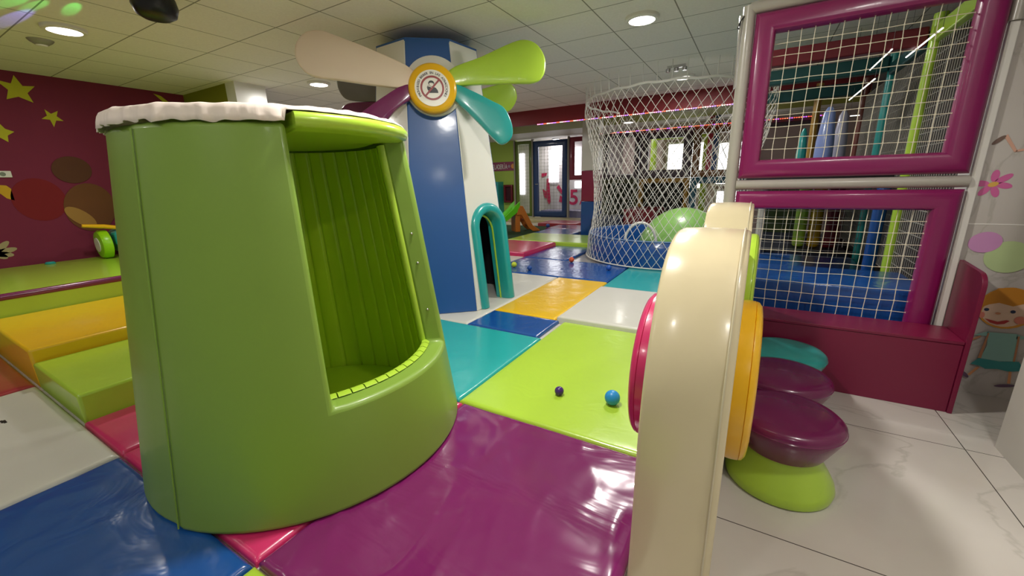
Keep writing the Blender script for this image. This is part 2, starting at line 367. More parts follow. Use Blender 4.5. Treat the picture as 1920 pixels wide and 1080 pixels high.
# ------------------------------------------------------------------ foam steps & platform on the left
def block(name, x0, x1, y0, y1, z0, z1, m, label, cat, bev=.018):
    b = NB(); box(b, x0, x1, y0, y1, z0, z1); o = obj(name, b, m, bevel=bev, seg=3); return tag(o, label, cat)
block('foam_step', -4.42, -3.425, .54, 3.0, MZ-.04, .208, LIME, 'low lime green foam step block beside the green pod', 'foam step')
block('foam_step', -5.86, -4.43, .54, 3.0, 0, .306, YEL, 'yellow foam step block between the lime step and the platform', 'foam step')
t = thing('play_platform', 'lime green raised platform with a purple padded edge along the burgundy wall', 'platform', (-7.1, .5, 0))
b = NB(); box(b, -8.29, -5.87, -3.4, 3.48, 0, .485); obj('platform_base', b, LIME, t, bevel=.01)
b = NB(); box(b, -5.872, -5.866, 1.53, 1.536, .3, .44); obj('front_seam', b, BLACK, t, smooth=0)
b = NB(); tube(b, [(-5.88, -3.4, .49), (-5.88, 3.45, .49)], .032, 16); obj('edge_bumper', b, PURPS, t)

# wall painting: stars, moon and plain shapes
XW = -8.3
YST = mat('painted_star_yellow', (196, 190, 40), rough=.8, var=.15)
def flat_yz(name, pts, m, label, cat, x=XW, th=.004, group=None):
    b = NB(); prism(b, [Vector((x, p[0], p[1])) for p in pts], (th, 0, 0)); o = obj(name, b, m, smooth=0); return tag(o, label, cat, group)
G = 'painted night sky on the burgundy wall'
flat_yz('painted_star', [(1.671, 2.875), (1.72, 2.757), (1.829, 2.77), (1.745, 2.675), (1.774, 2.565), (1.656, 2.62), (1.548, 2.575), (1.585, 2.69), (1.50, 2.795), (1.625, 2.77)], YST, 'largest yellow star painted on the burgundy wall', 'painted star', group=G)
flat_yz('painted_star', [(1.855, 2.495), (1.905, 2.445), (1.977, 2.49), (1.952, 2.42), (2.006, 2.365), (1.935, 2.364), (1.898, 2.276), (1.880, 2.368), (1.803, 2.371), (1.862, 2.418)], YST, 'small yellow star painted to the right of the largest star', 'painted star', group=G)
flat_yz('painted_star', [(1.41, 2.30), (1.455, 2.215), (1.525, 2.185), (1.459, 2.135), (1.448, 2.055), (1.39, 2.105), (1.31, 2.09), (1.335, 2.16), (1.30, 2.22), (1.375, 2.225)], YST, 'yellow star at the left edge below the largest star', 'painted star', group=G)
moon = [(3.10, 2.88), (3.19, 2.86), (3.28, 2.78), (3.34, 2.64), (3.34, 2.5), (3.28, 2.36), (3.18, 2.26), (3.25, 2.4), (3.27, 2.55), (3.25, 2.68), (3.19, 2.79)]
flat_yz('painted_moon', moon, YST, 'yellow crescent moon painted beside the alcove corner above the pod', 'painted moon', group=G)
def ell(cy, cz, a, bb, rot=0, n=28, p=1):
    o = []
    for k in range(n):
        t = 2*pi*k/n; u, v = a*cos(t), bb*sin(t); o.append((cy+u*cos(rot)-v*sin(rot), cz+u*sin(rot)+v*cos(rot)))
    return o
G2 = 'plain painted shapes on the burgundy wall'
flat_yz('painted_disc', ell(1.56, 1.33, .25, .28), mat('painted_dark_red', (124, 12, 22), rough=.8), 'dark red disc painted on the burgundy wall', 'painted shape', group=G2)
BR = mat('painted_brown', (112, 66, 28), rough=.8, var=.15); BR2 = mat('painted_dark_brown', (92, 50, 26), rough=.8, var=.15)
flat_yz('painted_shape', ell(2.03, 1.2, .27, .34, -.2), BR, 'large plain brown oval painted beside the dark red disc', 'painted shape', x=XW+.004, group=G2)
flat_yz('painted_shape', ell(1.95, 1.72, .2, .18, .2), BR2, 'dark brown oval painted above the large brown oval', 'painted shape', x=XW+.006, group=G2)
flat_yz('painted_shape', ell(1.9, 1.07, .09, .19, .75), mat('painted_tan', (168, 124, 58), rough=.8, var=.1), 'small tan oval painted over the large brown oval', 'painted shape', x=XW+.009, group=G2)
flat_yz('painted_patch', [(1.15, 1.54), (1.31, 1.52), (1.34, 1.48), (1.34, 1.33), (1.28, 1.36), (1.24, 1.42), (1.15, 1.44)], mat('painted_amber', (206, 160, 30), rough=.8), 'amber patch painted at the left edge under the socket', 'painted shape', group=G2)
leafs = []
b = NB()
for a0, l in ((.2, .2), (.75, .2), (1.3, .17), (-.25, .16), (-.6, .12)):
    c = (1.02+l*.5*cos(a0), .68+l*.5*sin(a0)); prism(b, [Vector((XW, *q)) for q in ell(c[0], c[1], l*.55, .035, a0, 14)], (.004, 0, 0))
tag(obj('painted_leaves', b, mat('painted_pale_leaf', (168, 152, 112), rough=.8), smooth=0), 'pale leafy tuft painted low at the left edge of the wall', 'painted shape', G2)
t = thing('wall_socket', 'white socket plate on the burgundy wall at the left edge', 'socket', (XW, 1.25, 1.62))
b = NB(); box(b, XW, XW+.015, 1.12, 1.385, 1.62, 1.70); obj('plate', b, WTRIM, t, bevel=.004)
b = NB(); lathe(b, [(0, .001), (.02, .001), (.026, .004), (0, .004)], (XW+.013, 1.31, 1.66), ax='x', n=20); obj('outlet', b, mat('grey_green_plastic', (120, 128, 112), rough=.5), t)
# small framed picture on the alcove wall
t = thing('wall_picture', 'small pale framed picture on the olive alcove wall above the pod', 'picture', (-7.35, 3.49, 2.3))
b = NB(); box(b, -7.6, -7.08, 3.475, 3.5, 2.2, 2.62); obj('frame', b, mat('dusty_pink_frame', (190, 160, 150), rough=.6), t, bevel=.004)
b = NB(); box(b, -7.55, -7.13, 3.47, 3.476, 2.25, 2.57); obj('print', b, mat('picture_print', (96, 60, 60), rough=.6, var=.4), t, smooth=0)

# ride-on toy behind the pod and small toy on the platform
t = thing('ride_on_toy', 'teal ride-on toy with lime wheels and a yellow handle on the platform', 'ride-on toy', (-7.95, 2.1, .485))
for yy, nm in ((1.97, 'wheel'), (2.8, 'wheel')):
    for xx in ((-7.95,) if yy < 2 else (-8.0, -7.6)):
        b = NB(); lathe(b, [(.0, -.06), (.12, -.06), (.18, -.05), (.2, -.02), (.2, .05), (.16, .065), (0, .065)], (xx, yy, .485+.202), ax='y', n=32); wl = obj(nm, b, mat('lime_plastic', (150, 214, 20), rough=.3), t)
        b = NB(); lathe(b, [(0, -.061), (.10, -.061), (.10, -.068), (0, -.072)], (xx, yy, .685), ax='y', n=24); obj('hubcap', b, WTRIM, wl)
b = NB(); prism(b, [Vector((-8.05, y, z)) for y, z in ((2.06, .70), (2.1, .56), (2.9, .56), (3.0, .7), (2.95, 1.0), (2.75, 1.05), (2.5, .86), (2.2, .92), (2.06, .85))], (.3, 0, 0)); obj('body', b, TEALP, t, bevel=.03, seg=3)
b = NB(); tube(b, [(-7.85, 1.78, .97), (-7.85, 2.0, .94), (-7.85, 2.25, .88)], [.022, .03, .03], 12); obj('handle', b, YELP, t)
b = NB(); lathe(b, [(0, 0), (.05, 0), (.055, .012), (.04, .03), (0, .034)], (-8.12, 1.44, .485), n=24)
tag(obj('toy_disc', b, TEALP), 'small round teal toy lying on the platform by the wall', 'toy')

# ------------------------------------------------------------------ green pod
PX, PY = -2.095, 1.243
RB, RT, ZT = .813, .616, 1.682
ZL = .50; ZW = 1.64; TH = .115
A0, A1 = -27.0, 38.0
def prad(z, off=0): return RB+(RT-RB)*(z-.04)/(ZT-.04)-off
def pp(a, z, off=0):
    r = prad(z, off); t = R_(a); return Vector((PX+r*cos(t), PY+r*sin(t), z))
pod = thing('play_pod', 'tall green padded play pod with an open front and a white gathered cover', 'play pod', (PX, PY, MZ))
def pod_shell():
    bm = NB()
    angs = [A0+i*(A1-A0)/14 for i in range(15)] + [A1+(360+A0-A1)*i/62 for i in range(1, 62)]
    zs = [MZ, .2, .35, ZL, .7, .95, 1.2, 1.42, ZW]; NA = len(angs)
    V = {}
    def step(a):
        a = (a+180) % 360-180
        return .012 if (-180 < a < -76.5) else 0
    for i, a in enumerate(angs):
        for j, z in enumerate(zs):
            s = step(a)
            V[i, j, 0] = bm.verts.new(pp(a, z, s)); V[i, j, 1] = bm.verts.new(pp(a, z, TH))
    def cell(i, j): return 0 <= j < len(zs)-1 and (i % NA >= 14 or j < 3)
    for i in range(NA):
        i2 = (i+1) % NA
        for j in range(len(zs)-1):
            if not cell(i, j): continue
            bm.faces.new((V[i, j, 0], V[i2, j, 0], V[i2, j+1, 0], V[i, j+1, 0]))
            bm.faces.new((V[i, j, 1], V[i, j+1, 1], V[i2, j+1, 1], V[i2, j, 1]))
            if not cell(i, j+1): bm.faces.new((V[i, j+1, 0], V[i2, j+1, 0], V[i2, j+1, 1], V[i, j+1, 1]))
            if not cell(i, j-1): bm.faces.new((V[i, j, 0], V[i, j, 1], V[i2, j, 1], V[i2, j, 0]))
            if not cell(i-1, j): bm.faces.new((V[i, j, 0], V[i, j+1, 0], V[i, j+1, 1], V[i, j, 1]))
            if not cell(i2, j): bm.faces.new((V[i2, j, 0], V[i2, j, 1], V[i2, j+1, 1], V[i2, j+1, 0]))
    return bm
sh = obj('shell', pod_shell(), LIME_D, pod, bevel=.022, seg=4)
sh.modifiers['bevel'].angle_limit = R_(50)
# seam flap on the outside
b = NB(); pts = [pp(-76.3, z, -.001) for z in [MZ+.01+k*.0785 for k in range(21)]]; tube(b, pts, .0035, 6); obj('side_seam', b, LIME_D, pod)
# quilted lining
b = NB(); ngr = []
seam0, dseam = 45.5, 9.4; nch = 30
PHS = (0, .05, .11, .22, .5, .78, .89, .95)
for k in range(nch*8+1):
    ph = PHS[k % 8]; a = seam0+dseam*(k//8+ph); puff = .016*(0, .55, .82, .95, 1, .95, .82, .55)[k % 8]
    ngr.append([b.verts.new(pp(a, z, TH+.004+puff)) for z in (.05, .3, .6, .9, 1.2, 1.4, 1.605)])
for c1, c2 in zip(ngr, ngr[1:]):
    for j in range(6): b.faces.new((c1[j], c2[j], c2[j+1], c1[j+1]))
ln = obj('quilted_lining', b, LIMEIN, pod, smooth=0)
for p in ln.data.polygons: p.use_smooth = True
b = NB(); n2 = []
for k in range(31): n2.append([b.verts.new(pp(-36+k*(83/30), z, TH+.006)) for z in (.05, .25, .46)])
for c1, c2 in zip(n2, n2[1:]):
    for j in range(2): b.faces.new((c1[j], c2[j], c2[j+1], c1[j+1]))
obj('sill_lining', b, LIMEIN, pod)
b = NB(); lathe(b, [(0, .10), (.6, .10), (.665, .092), (.68, .07), (.68, .045), (0, .045)], (PX, PY, 0), n=64); obj('seat_pad', b, LIMEIN, pod)
# lime piping on the sill and up the jamb
b = NB(); segs = 13
for s in range(segs):
    a0 = A0-2+s*(A1-A0+4)/segs; a1 = a0+(A1-A0+4)/segs-.5
    q = []
    for k in range(5):
        a = a0+(a1-a0)*k/4
        q.append((pp(a, ZL+.006, TH-.03), pp(a, ZL+.016, TH-.01), pp(a, ZL+.010, TH+.012), pp(a, ZL-.02, TH+.022)))
    vs = [[b.verts.new(p) for p in r_] for r_ in q]
    for r1, r2 in zip(vs, vs[1:]):
        for j in range(3): b.faces.new((r1[j], r1[j+1], r2[j+1], r2[j]))
    e1 = [b.verts.new(p-Vector((0, 0, .012))) for p in q[0]]; 
    for j in range(3): b.faces.new((vs[0][j], vs[0][j+1], e1[j+1], e1[j]))
obj('sill_piping', b, LIME, pod, smooth=50)
b = NB()
for aa in (A1+2.4,): tube(b, [pp(aa, z, TH+.004) for z in [ZL+.0+k*(1.6-ZL)/16 for k in range(17)]], .026, 14)
obj('jamb_piping', b, LIME, pod)
for z in (.70, .975, 1.14):
    t_ = R_(A1); r = prad(z, .058); c = Vector((PX+r*cos(t_), PY+r*sin(t_), z)); nrm = Vector((sin(t_), -cos(t_), 0))
    obj('snap_button', ball_bm(.0085, c+nrm*.001, 12), METAL, pod)
# lid
b = NB(); NAL = 120; prof = [(0, 1.61), (.8, 1.61), (.86, 1.612), (.90, 1.618), (.96, 1.622), (.99, 1.634), (1, 1.65), (.99, 1.666), (.96, 1.677), (.9, 1.68), (0, 1.68)]
rings = []
def lidr(a):
    a = (a+180) % 360-180
    return .648 if A0+1.5 <= a <= A1+1 else .485
for fr, z in prof:
    if fr == 0: rings.append([b.verts.new((PX, PY, z))]); continue
    row = []
    for k in range(NAL):
        a = 360*k/NAL; rr = lidr(a); rr = rr*fr if fr < 1 else rr
        rr = lidr(a)-(1-fr)*.35
        row.append(b.verts.new((PX+rr*cos(R_(a)), PY+rr*sin(R_(a)), z)))
    rings.append(row)
for r1, r2 in zip(rings, rings[1:]):
    for k in range(NAL):
        k2 = (k+1) % NAL
        if len(r1) == 1: b.faces.new((r1[0], r2[k], r2[k2]))
        elif len(r2) == 1: b.faces.new((r1[k], r1[k2], r2[0]))
        else: b.faces.new((r1[k], r1[k2], r2[k2], r2[k]))
obj('lid', b, LIME, pod, smooth=50)
# white gathered cover
b = NB(); NC = 360; rows = []
for j, (rr, z) in enumerate([(0, 1.704), (.4, 1.705), (.56, 1.703), (.600, 1.700), (.616, 1.692), (.622, 1.678), (.626, 1.66), (.630, 1.640)]):
    row = []
    for k in range(NC):
        a = 360*k/NC; an = (a+180) % 360-180; front = A0+1 <= an <= A1+6
        nz = noise.noise(Vector((cos(R_(a))*9, sin(R_(a))*9, j*.12))); fold = abs(noise.noise(Vector((cos(R_(a))*20, sin(R_(a))*20, j*.08+5))))*2.2-.6
        f = max(0, (j-2)/5); r2 = rr+f*(.008*nz+.012*fold); zz = z
        if j == 3: zz += .006*nz
        if front:
            if j >= 4: zz = 1.690-.003*(j-4)+.003*nz; r2 = .620+.003*(j-4)
        elif j == 7: zz += .014*noise.noise(Vector((cos(R_(a))*13, sin(R_(a))*13, 9)))-.002
        row.append(Vector((PX+r2*cos(R_(a)), PY+r2*sin(R_(a)), zz)))
    rows.append([b.verts.new(p) for p in row] if j else [b.verts.new((PX, PY, z))])
for r1, r2 in zip(rows, rows[1:]):
    for k in range(NC):
        k2 = (k+1) % NC
        if len(r1) == 1: b.faces.new((r1[0], r2[k], r2[k2]))
        else: b.faces.new((r1[k], r1[k2], r2[k2], r2[k]))
o = obj('gathered_cover', b, CLOTH, pod, smooth=0)
for p in o.data.polygons: p.use_smooth = True
sm = o.modifiers.new('solid', 'SOLIDIFY'); sm.thickness = .002; sm.offset = 1

# ------------------------------------------------------------------ windmill
WX, WY, WRB, WRT, WROT, WZ = -3.285, 3.818, .885, .563, -1.247, 2.775
WBt = [Vector((WX+WRB*cos(WROT+k*pi/4), WY+WRB*sin(WROT+k*pi/4), .04)) for k in range(8)]
WTp = [Vector((WX+WRT*cos(WROT+k*pi/4), WY+WRT*sin(WROT+k*pi/4), WZ)) for k in range(8)]
wm = thing('windmill', 'tall blue and white padded toy windmill with coloured blades reaching the ceiling', 'windmill', (WX, WY, .04))
def wface(i):
    j = (i+1) % 8; o = (WBt[i]+WBt[j])/2; u = (WBt[j]-WBt[i]).normalized(); w_ = ((WTp[i]+WTp[j])/2-o).normalized(); return o, u, w_, u.cross(w_).normalized()
for i in range(8):
    j = (i+1) % 8; o, u, w_, n = wface(i); m = BLUEW if i % 2 == 0 else WHT2
    b = NB(); wb = (WBt[j]-WBt[i]).length/2; wt = (WTp[j]-WTp[i]).length/2; H = ((WTp[i]+WTp[j])/2-o).length
    def Q(s, t_, d=0): return o+u*s+w_*t_+n*d
    if i == 1:
        # arched opening cut into this wall
        s0, s1, hs = -.17, .25, .90
        cx_ = (s0+s1)/2; ra = (s1-s0)/2
        arch = [(s1, 0)]+[(s1-.0-.0*0 if k < 0 else cx_+ra*cos(pi*k/16), hs+ra*.75*sin(pi*k/16)) for k in range(17)]+[(s0, 0)]
        e = .003
        poly = [(-wb+e, 0)]+[(p[0], p[1]) for p in arch[::-1]]+[(wb-e, 0), (wt-e, H), (-wt+e, H)]
        prism(b, [Q(s, t_, -.05) for s, t_ in poly], n*.05)
    else:
        prism(b, [Q(-wb+.003, 0, -.05), Q(wb-.003, 0, -.05), Q(wt-.003, H, -.05), Q(-wt+.003, H, -.05)], n*.05)
    obj('wall_panel', b, m, wm, bevel=.008, seg=3)['label'] = ('blue' if i % 2 == 0 else 'white')+' tapering wall panel'
b = NB(); prism(b, [p+Vector((0, 0, -.02)) for p in WTp], (0, 0, .035)); obj('roof_panel', b, BLUEW, wm, bevel=.005)
o, u, w_, n = wface(1)
def Q1(s, t_, d=0): return o+u*s+w_*t_+n*d
# teal padded arch
b = NB(); s0, s1, hs = -.205, .295, .875; cx_ = (s0+s1)/2; ra = (s1-s0)/2
path = [(s0, 0), (s0, .3), (s0, .6), (s0, hs)]+[(cx_-ra*cos(pi*k/18), hs+ra*.88*sin(pi*k/18)) for k in range(1, 18)]+[(s1, hs), (s1, .6), (s1, .3), (s1, 0)]
# flat padded section: width .11, depth .09
sec = [(-.055, -.06), (-.055, .015), (-.04, .04), (0, .05), (.04, .04), (.055, .015), (.055, -.06), (.055, -.16), (-.055, -.16)]
rg = []
for k, (s, t_) in enumerate(path):
    p0 = Vector(path[max(k-1, 0)]); p1 = Vector(path[min(k+1, len(path)-1)]); tg = (p1-p0).normalized(); nn = Vector((tg.y, -tg.x))
    rg.append([b.verts.new(Q1(s+nn.x*a, t_+nn.y*a, d)) for a, d in sec])
for r1, r2 in zip(rg, rg[1:]):
    for k in range(len(sec)): k2 = (k+1) % len(sec); b.faces.new((r1[k], r1[k2], r2[k2], r2[k]))
b.faces.new(rg[0]); b.faces.new(rg[-1][::-1]); obj('door_arch', b, TEALP, wm, smooth=50)
b = NB(); tube(b, [Q1(s*.78+.01, t_*.93, -.10) for s, t_ in path[8:]], .012, 8); obj('arch_piping', b, LIME, wm)
b = NB(); lathe(b, [(0, .04), (.55, .04), (.55, .05), (0, .05)], (WX, WY, 0), n=8); obj('inner_floor', b, WHT, wm)
# dark inner liner
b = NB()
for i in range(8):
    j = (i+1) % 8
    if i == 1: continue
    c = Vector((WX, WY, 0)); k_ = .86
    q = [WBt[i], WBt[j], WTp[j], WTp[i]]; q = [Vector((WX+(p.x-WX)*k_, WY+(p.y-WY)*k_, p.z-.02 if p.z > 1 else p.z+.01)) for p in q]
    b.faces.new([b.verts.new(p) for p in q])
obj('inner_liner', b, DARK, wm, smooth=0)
def blade(name, fr, pts, m, parent, d0=.06, th=.055, lab=None):
    o, u, w_, n = fr
    bm = NB(); ctr = Vector((sum(p[0] for p in pts)/len(pts), sum(p[1] for p in pts)/len(pts)))
    # resample smooth outline
    P2 = [Vector(p) for p in pts]; N = len(P2); out = []
    for i in range(N):
        a, b_, c, d = P2[i-1], P2[i], P2[(i+1) % N], P2[(i+2) % N]
        for k in range(4):
            t_ = k/4; out.append(.5*((2*b_)+(c-a)*t_+(2*a-5*b_+4*c-d)*t_*t_+(-a+3*b_-3*c+d)*t_**3))
    layers = []
    for sc, dd in ((.94, 0), (.985, .004), (1, .014), (1, th-.014), (.985, th-.004), (.94, th), (.5, th+.003)):
        layers.append([bm.verts.new(o+u*q.x+w_*q.y+n*(d0+dd)) for q in [ctr+(p-ctr)*sc for p in out]])
    for r1, r2 in zip(layers, layers[1:]):
        for k in range(len(out)): k2 = (k+1) % len(out); bm.faces.new((r1[k], r1[k2], r2[k2], r2[k]))
    bm.faces.new(layers[0][::-1]); bm.faces.new(layers[-1])
    ob = obj(name, bm, m, parent, smooth=60)
    if lab: ob['label'] = lab
    return ob
def face_lathe(fr, c, prof, m, name, parent, nseg=56):
    o, u, w_, n = fr; b = NB(); rings = []
    for r, d in prof:
        if r == 0: rings.append([b.verts.new(o+u*c[0]+w_*c[1]+n*d)])
        else: rings.append([b.verts.new(o+u*(c[0]+r*cos(2*pi*k/nseg))+w_*(c[1]+r*sin(2*pi*k/nseg))+n*d) for k in range(nseg)])
    for r1, r2 in zip(rings, rings[1:]):
        for k in range(nseg):
            k2 = (k+1) % nseg
            if len(r2) == 1: b.faces.new((r1[k], r1[k2], r2[0]))
            elif len(r1) == 1: b.faces.new((r1[0], r2[k], r2[k2]))
            else: b.faces.new((r1[k], r1[k2], r2[k2], r2[k]))
    return obj(name, b, m, parent, smooth=50)
F0 = wface(0)
face_lathe(F0, (.04, 2.31), [(.285, .0), (.285, .03), (.27, .04), (0, .042)], WHT2, 'hub_backing', wm)
blade('blade', F0, [(-.15, 2.27), (-.50, 2.285), (-.816, 2.325), (-1.048, 2.353), (-1.15, 2.42), (-1.197, 2.53), (-1.17, 2.65), (-1.09, 2.73), (-.98, 2.755), (-.87, 2.73), (-.5, 2.595), (-.15, 2.43)], PEACH, wm, lab='pale pinkish white blade')
blade('blade', F0, [(.2, 2.44), (.5, 2.56), (.83, 2.705), (.968, 2.735), (1.08, 2.70), (1.15, 2.61), (1.17, 2.51), (1.14, 2.40), (1.05, 2.335), (.83, 2.325), (.5, 2.31), (.2, 2.30)], LIME, wm, lab='lime green blade')
blade('blade', F0, [(-.16, 2.33), (-.277, 2.285), (-.50, 2.15), (-.72, 2.0), (-.93, 1.85), (-1.0, 1.74), (-.97, 1.62), (-.86, 1.57), (-.73, 1.62), (-.56, 1.82), (-.36, 2.05), (-.16, 2.2)], PURPLE, wm, lab='dark purple blade')
blade('blade', F0, [(.22, 2.31), (.40, 2.25), (.60, 2.155), (.72, 2.09), (.785, 1.97), (.80, 1.85), (.765, 1.775), (.68, 1.735), (.60, 1.79), (.45, 1.95), (.33, 2.07), (.22, 2.18)], TEALP, wm, lab='shiny teal blade')
hub = face_lathe(F0, (.022, 2.257), [(.222, .05), (.232, .08), (.232, .13), (.222, .155), (.2, .17), (0, .172)], YELP, 'hub', wm)
sign = face_lathe(F0, (.018, 2.245), [(.166, .172), (.166, .176), (0, .177)], mat('sign_white', (236, 232, 222), rough=.35), 'round_sign', wm)
HB = (.018, 2.245)
def fl(fr, bm, poly, d, th, c=HB):
    o, u, w_, n = fr; prism(bm, [o+u*(c[0]+p[0])+w_*(c[1]+p[1])+n*d for p in poly], n*th)
b = NB(); no, nu, nw, nn = F0; rs = []
for r in (.112, .094):
    rs.append([b.verts.new(no+nu*(HB[0]+r*cos(2*pi*k/64))+nw*(HB[1]+r*sin(2*pi*k/64))+nn*.1795) for k in range(64)])
for k in range(64): b.faces.new((rs[0][k], rs[0][(k+1) % 64], rs[1][(k+1) % 64], rs[1][k]))
a = R_(47); dx, dy = cos(a), sin(a)
fl(F0, b, [(-.1*dx+.008*dy, -.1*dy-.008*dx), (.1*dx+.008*dy, .1*dy-.008*dx), (.1*dx-.008*dy, .1*dy+.008*dx), (-.1*dx-.008*dy, -.1*dy+.008*dx)], .1797, .001)
obj('prohibition_ring', b, mat('sign_red', (150, 44, 48), rough=.4), sign, smooth=0)
b = NB()
fl(F0, b, [(.055, -.045), (.05, -.02), (.035, 0), (.015, .008), (-.004, .004), (-.012, -.012), (-.02, -.045)], .1785, .0008)
fl(F0, b, [(-.045, -.018), (-.05, .005), (-.03, .012), (-.008, .004), (-.012, -.045), (-.042, -.045), (-.04, -.02)], .1785, .0008)
fl(F0, b, [(-.033+.0, .03), (-.036, .045), (-.025, .063), (-.006, .068), (.012, .062), (.022, .045), (.02, .034), (.01, .042), (-.006, .048), (-.024, .045)], .1785, .0008)
arc = []
for k in range(13): t_ = pi+pi*k/12; arc.append((-.006+.024*cos(t_), .036+.026*sin(t_)))
arc2 = [(-.006+.020*cos(pi+pi*k/12), .036+.022*sin(pi+pi*k/12)) for k in range(12, -1, -1)]
fl(F0, b, arc+arc2, .1785, .0008)
fl(F0, b, [(-.036, .03), (-.036, .012), (-.045, .008), (-.052, .006), (-.046, .013), (-.04, .02)], .1785, .0006)
obj('pictogram', b, BLACK, sign, smooth=0)
def letters(txt, place, m, name, parent, size):
    """place(i, advance)->(origin, right, up); every glyph joined in one flat mesh"""
    b = NB(); dg = None
    for ch, (p, ri, up) in place:
        if ch == ' ': continue
        cu = bpy.data.curves.new('t', 'FONT'); cu.body = ch; cu.size = size; cu.align_x = 'CENTER'; cu.extrude = .0004; cu.offset = size*.018
        to = bpy.data.objects.new('t', cu); COL.objects.link(to); bpy.context.view_layer.update()
        dg = bpy.context.evaluated_depsgraph_get(); me = bpy.data.meshes.new_from_object(to.evaluated_get(dg))
        nz = ri.cross(up); M = Matrix(((ri.x, up.x, nz.x, p.x), (ri.y, up.y, nz.y, p.y), (ri.z, up.z, nz.z, p.z), (0, 0, 0, 1))); me.transform(M)
        b.from_mesh(me); bpy.data.meshes.remove(me); bpy.data.objects.remove(to); bpy.data.curves.remove(cu)
    return obj(name, b, m, parent, smooth=0)
txt = 'PROHIBIDO BEBER EN LAS ATRACCIONES'; pl = []
for k, ch in enumerate(txt):
    th = R_(212-(212+32)*k/(len(txt)-1)); r = .126
    up = nu*cos(th)+nw*sin(th); ri = nu*sin(th)-nw*cos(th)
    pl.append((ch, (no+nu*HB[0]+nw*HB[1]+up*r+nn*.1785, ri, up)))
letters(txt, pl, BLACK, 'lettering', sign, .030)
# rear rotor on the opposite face
F4 = wface(4)
face_lathe(F4, (0, 2.3), [(.26, 0), (.26, .04), (.2, .15), (0, .16)], YELP, 'rear_hub', wm)
blade('blade', F4, [(-.2, 2.4), (-.6, 2.52), (-.9, 2.6), (-1.02, 2.61), (-1.10, 2.55), (-1.125, 2.44), (-1.08, 2.34), (-1.0, 2.27), (-.85, 2.25), (-.5, 2.25), (-.2, 2.28)], LIME, wm, lab='lime green blade on the far side')
blade('blade', F4, [(.2, 2.3), (.6, 2.37), (.9, 2.38), (1.03, 2.41), (1.09, 2.5), (1.10, 2.6), (1.05, 2.7), (.95, 2.74), (.8, 2.72), (.5, 2.6), (.2, 2.45)], mat('shaded_white_blade_vinyl', (112, 108, 102), rough=.4), wm, lab='white blade on the far side, its shade put into the grey colour')  # grey holds the shade on this white rear blade
blade('blade', F4, [(.18, 2.35), (.5, 2.38), (.9, 2.37), (1.04, 2.34), (1.1, 2.26), (1.08, 2.16), (.98, 2.1), (.7, 2.12), (.18, 2.22)], PURPS, wm, lab='purple blade on the far side')
blade('blade', F4, [(-.2, 2.3), (-.45, 2.14), (-.66, 1.95), (-.74, 1.83), (-.7, 1.74), (-.6, 1.72), (-.45, 1.83), (-.2, 2.12)], TEALP, wm, d0=.15, lab='teal blade on the far side')

# ------------------------------------------------------------------ cream divider panel with discs
dv = thing('divider_panel', 'thick cream padded panel standing edge-on with coloured discs on its sides', 'padded panel', (-.125, 2.2, 0))
prof = [(1.165, 0), (1.18, .15), (1.19, .3), (1.195, .45), (1.205, .6), (1.23, .75), (1.275, .88), (1.34, 1.0), (1.43, 1.11), (1.55, 1.175), (1.7, 1.2), (1.88, 1.19), (2.05, 1.13), (2.2, 1.04), (2.35, .97),
        (2.5, .95), (2.62, .98), (2.7, 1.05), (2.76, 1.14), (2.84, 1.205), (2.95, 1.23), (3.1, 1.225), (3.2, 1.17), (3.24, 1.05), (3.245, .5), (3.1, .02), (3.1, 0)]
def smooth_open(P):
    out = [P[0]]
    P2 = [Vector(p) for p in P]
    for i in range(len(P)-1):
        a = P2[max(i-1, 0)]; b_ = P2[i]; c = P2[i+1]; d = P2[min(i+2, len(P)-1)]
        for k in range(1, 4): t_ = k/3; q = .5*((2*b_)+(c-a)*t_+(2*a-5*b_+4*c-d)*t_*t_+(-a+3*b_-3*c+d)*t_**3); out.append((q.x, q.y))
    return out
sp = smooth_open(prof[:-2])+[(3.15, .002)]
XL, XR = -.25, .005
b = NB(); secs = [(XL, .988), (XL+.005, .995), (XL+.016, 1.0), (XL+.09, 1.004), (XR-.09, 1.004), (XR-.02, 1.0), (XR-.005, .995), (XR, .985)]
lay = []
for ii, (xx, s) in enumerate(secs):
    row = []
    for (y, z) in sp:
        ys = 2.2+(y-2.2)*(1-(1-s)*.8); zs_ = z*(1-(1-s)*.9) if z > .01 else z
        jit = .003*noise.noise(Vector((y*9, z*9, xx*5))) if 0 < ii < 7 else 0
        row.append(b.verts.new((xx+jit, ys-jit, zs_)))
    lay.append(row)
NS = len(sp)
for r1, r2 in zip(lay, lay[1:]):
    for k in range(NS-1): b.faces.new((r1[k], r1[k+1], r2[k+1], r2[k]))
    b.faces.new((r1[-1], r1[0], r2[0], r2[-1]))
b.faces.new(lay[0]); b.faces.new(lay[-1][::-1]); obj('panel_body', b, CREAM, dv, smooth=55)
b = NB()
tube(b, [(XR-.022, 2.2+(y-2.2)*1.002, z*1.003+.001) for y, z in sp], .0035, 6)
obj('edge_piping', b, vinyl('cream_piping_vinyl', (206, 196, 166)), dv)
def disc(x0, x1, yc, zc, r, m, lab):
    b = NB(); d = x1-x0; s = 1 if d > 0 else -1; d = abs(d)
    pf = [(r-.0, 0), (r+.002, d*.3), (r, d*.62), (r-.004, d*.63), (r-.001, d*.66), (r-.004, d*.8), (r-.018, d*.94), (r-.045, d), (0, d)]
    lathe(b, [(0, 0)]+[(q, h*s) for q, h in pf], (x0, yc, zc), ax='x', n=72); o_ = obj('side_disc', b, m, dv, smooth=50); o_['label'] = lab
disc(XR, .075, 1.70, .628, .308, YELP, 'thick yellow disc')
disc(XR, .045, 2.36, .825, .29, LIME, 'lime green disc')
disc(XL, -.335, 1.66, .64, .30, PINK, 'pink disc')

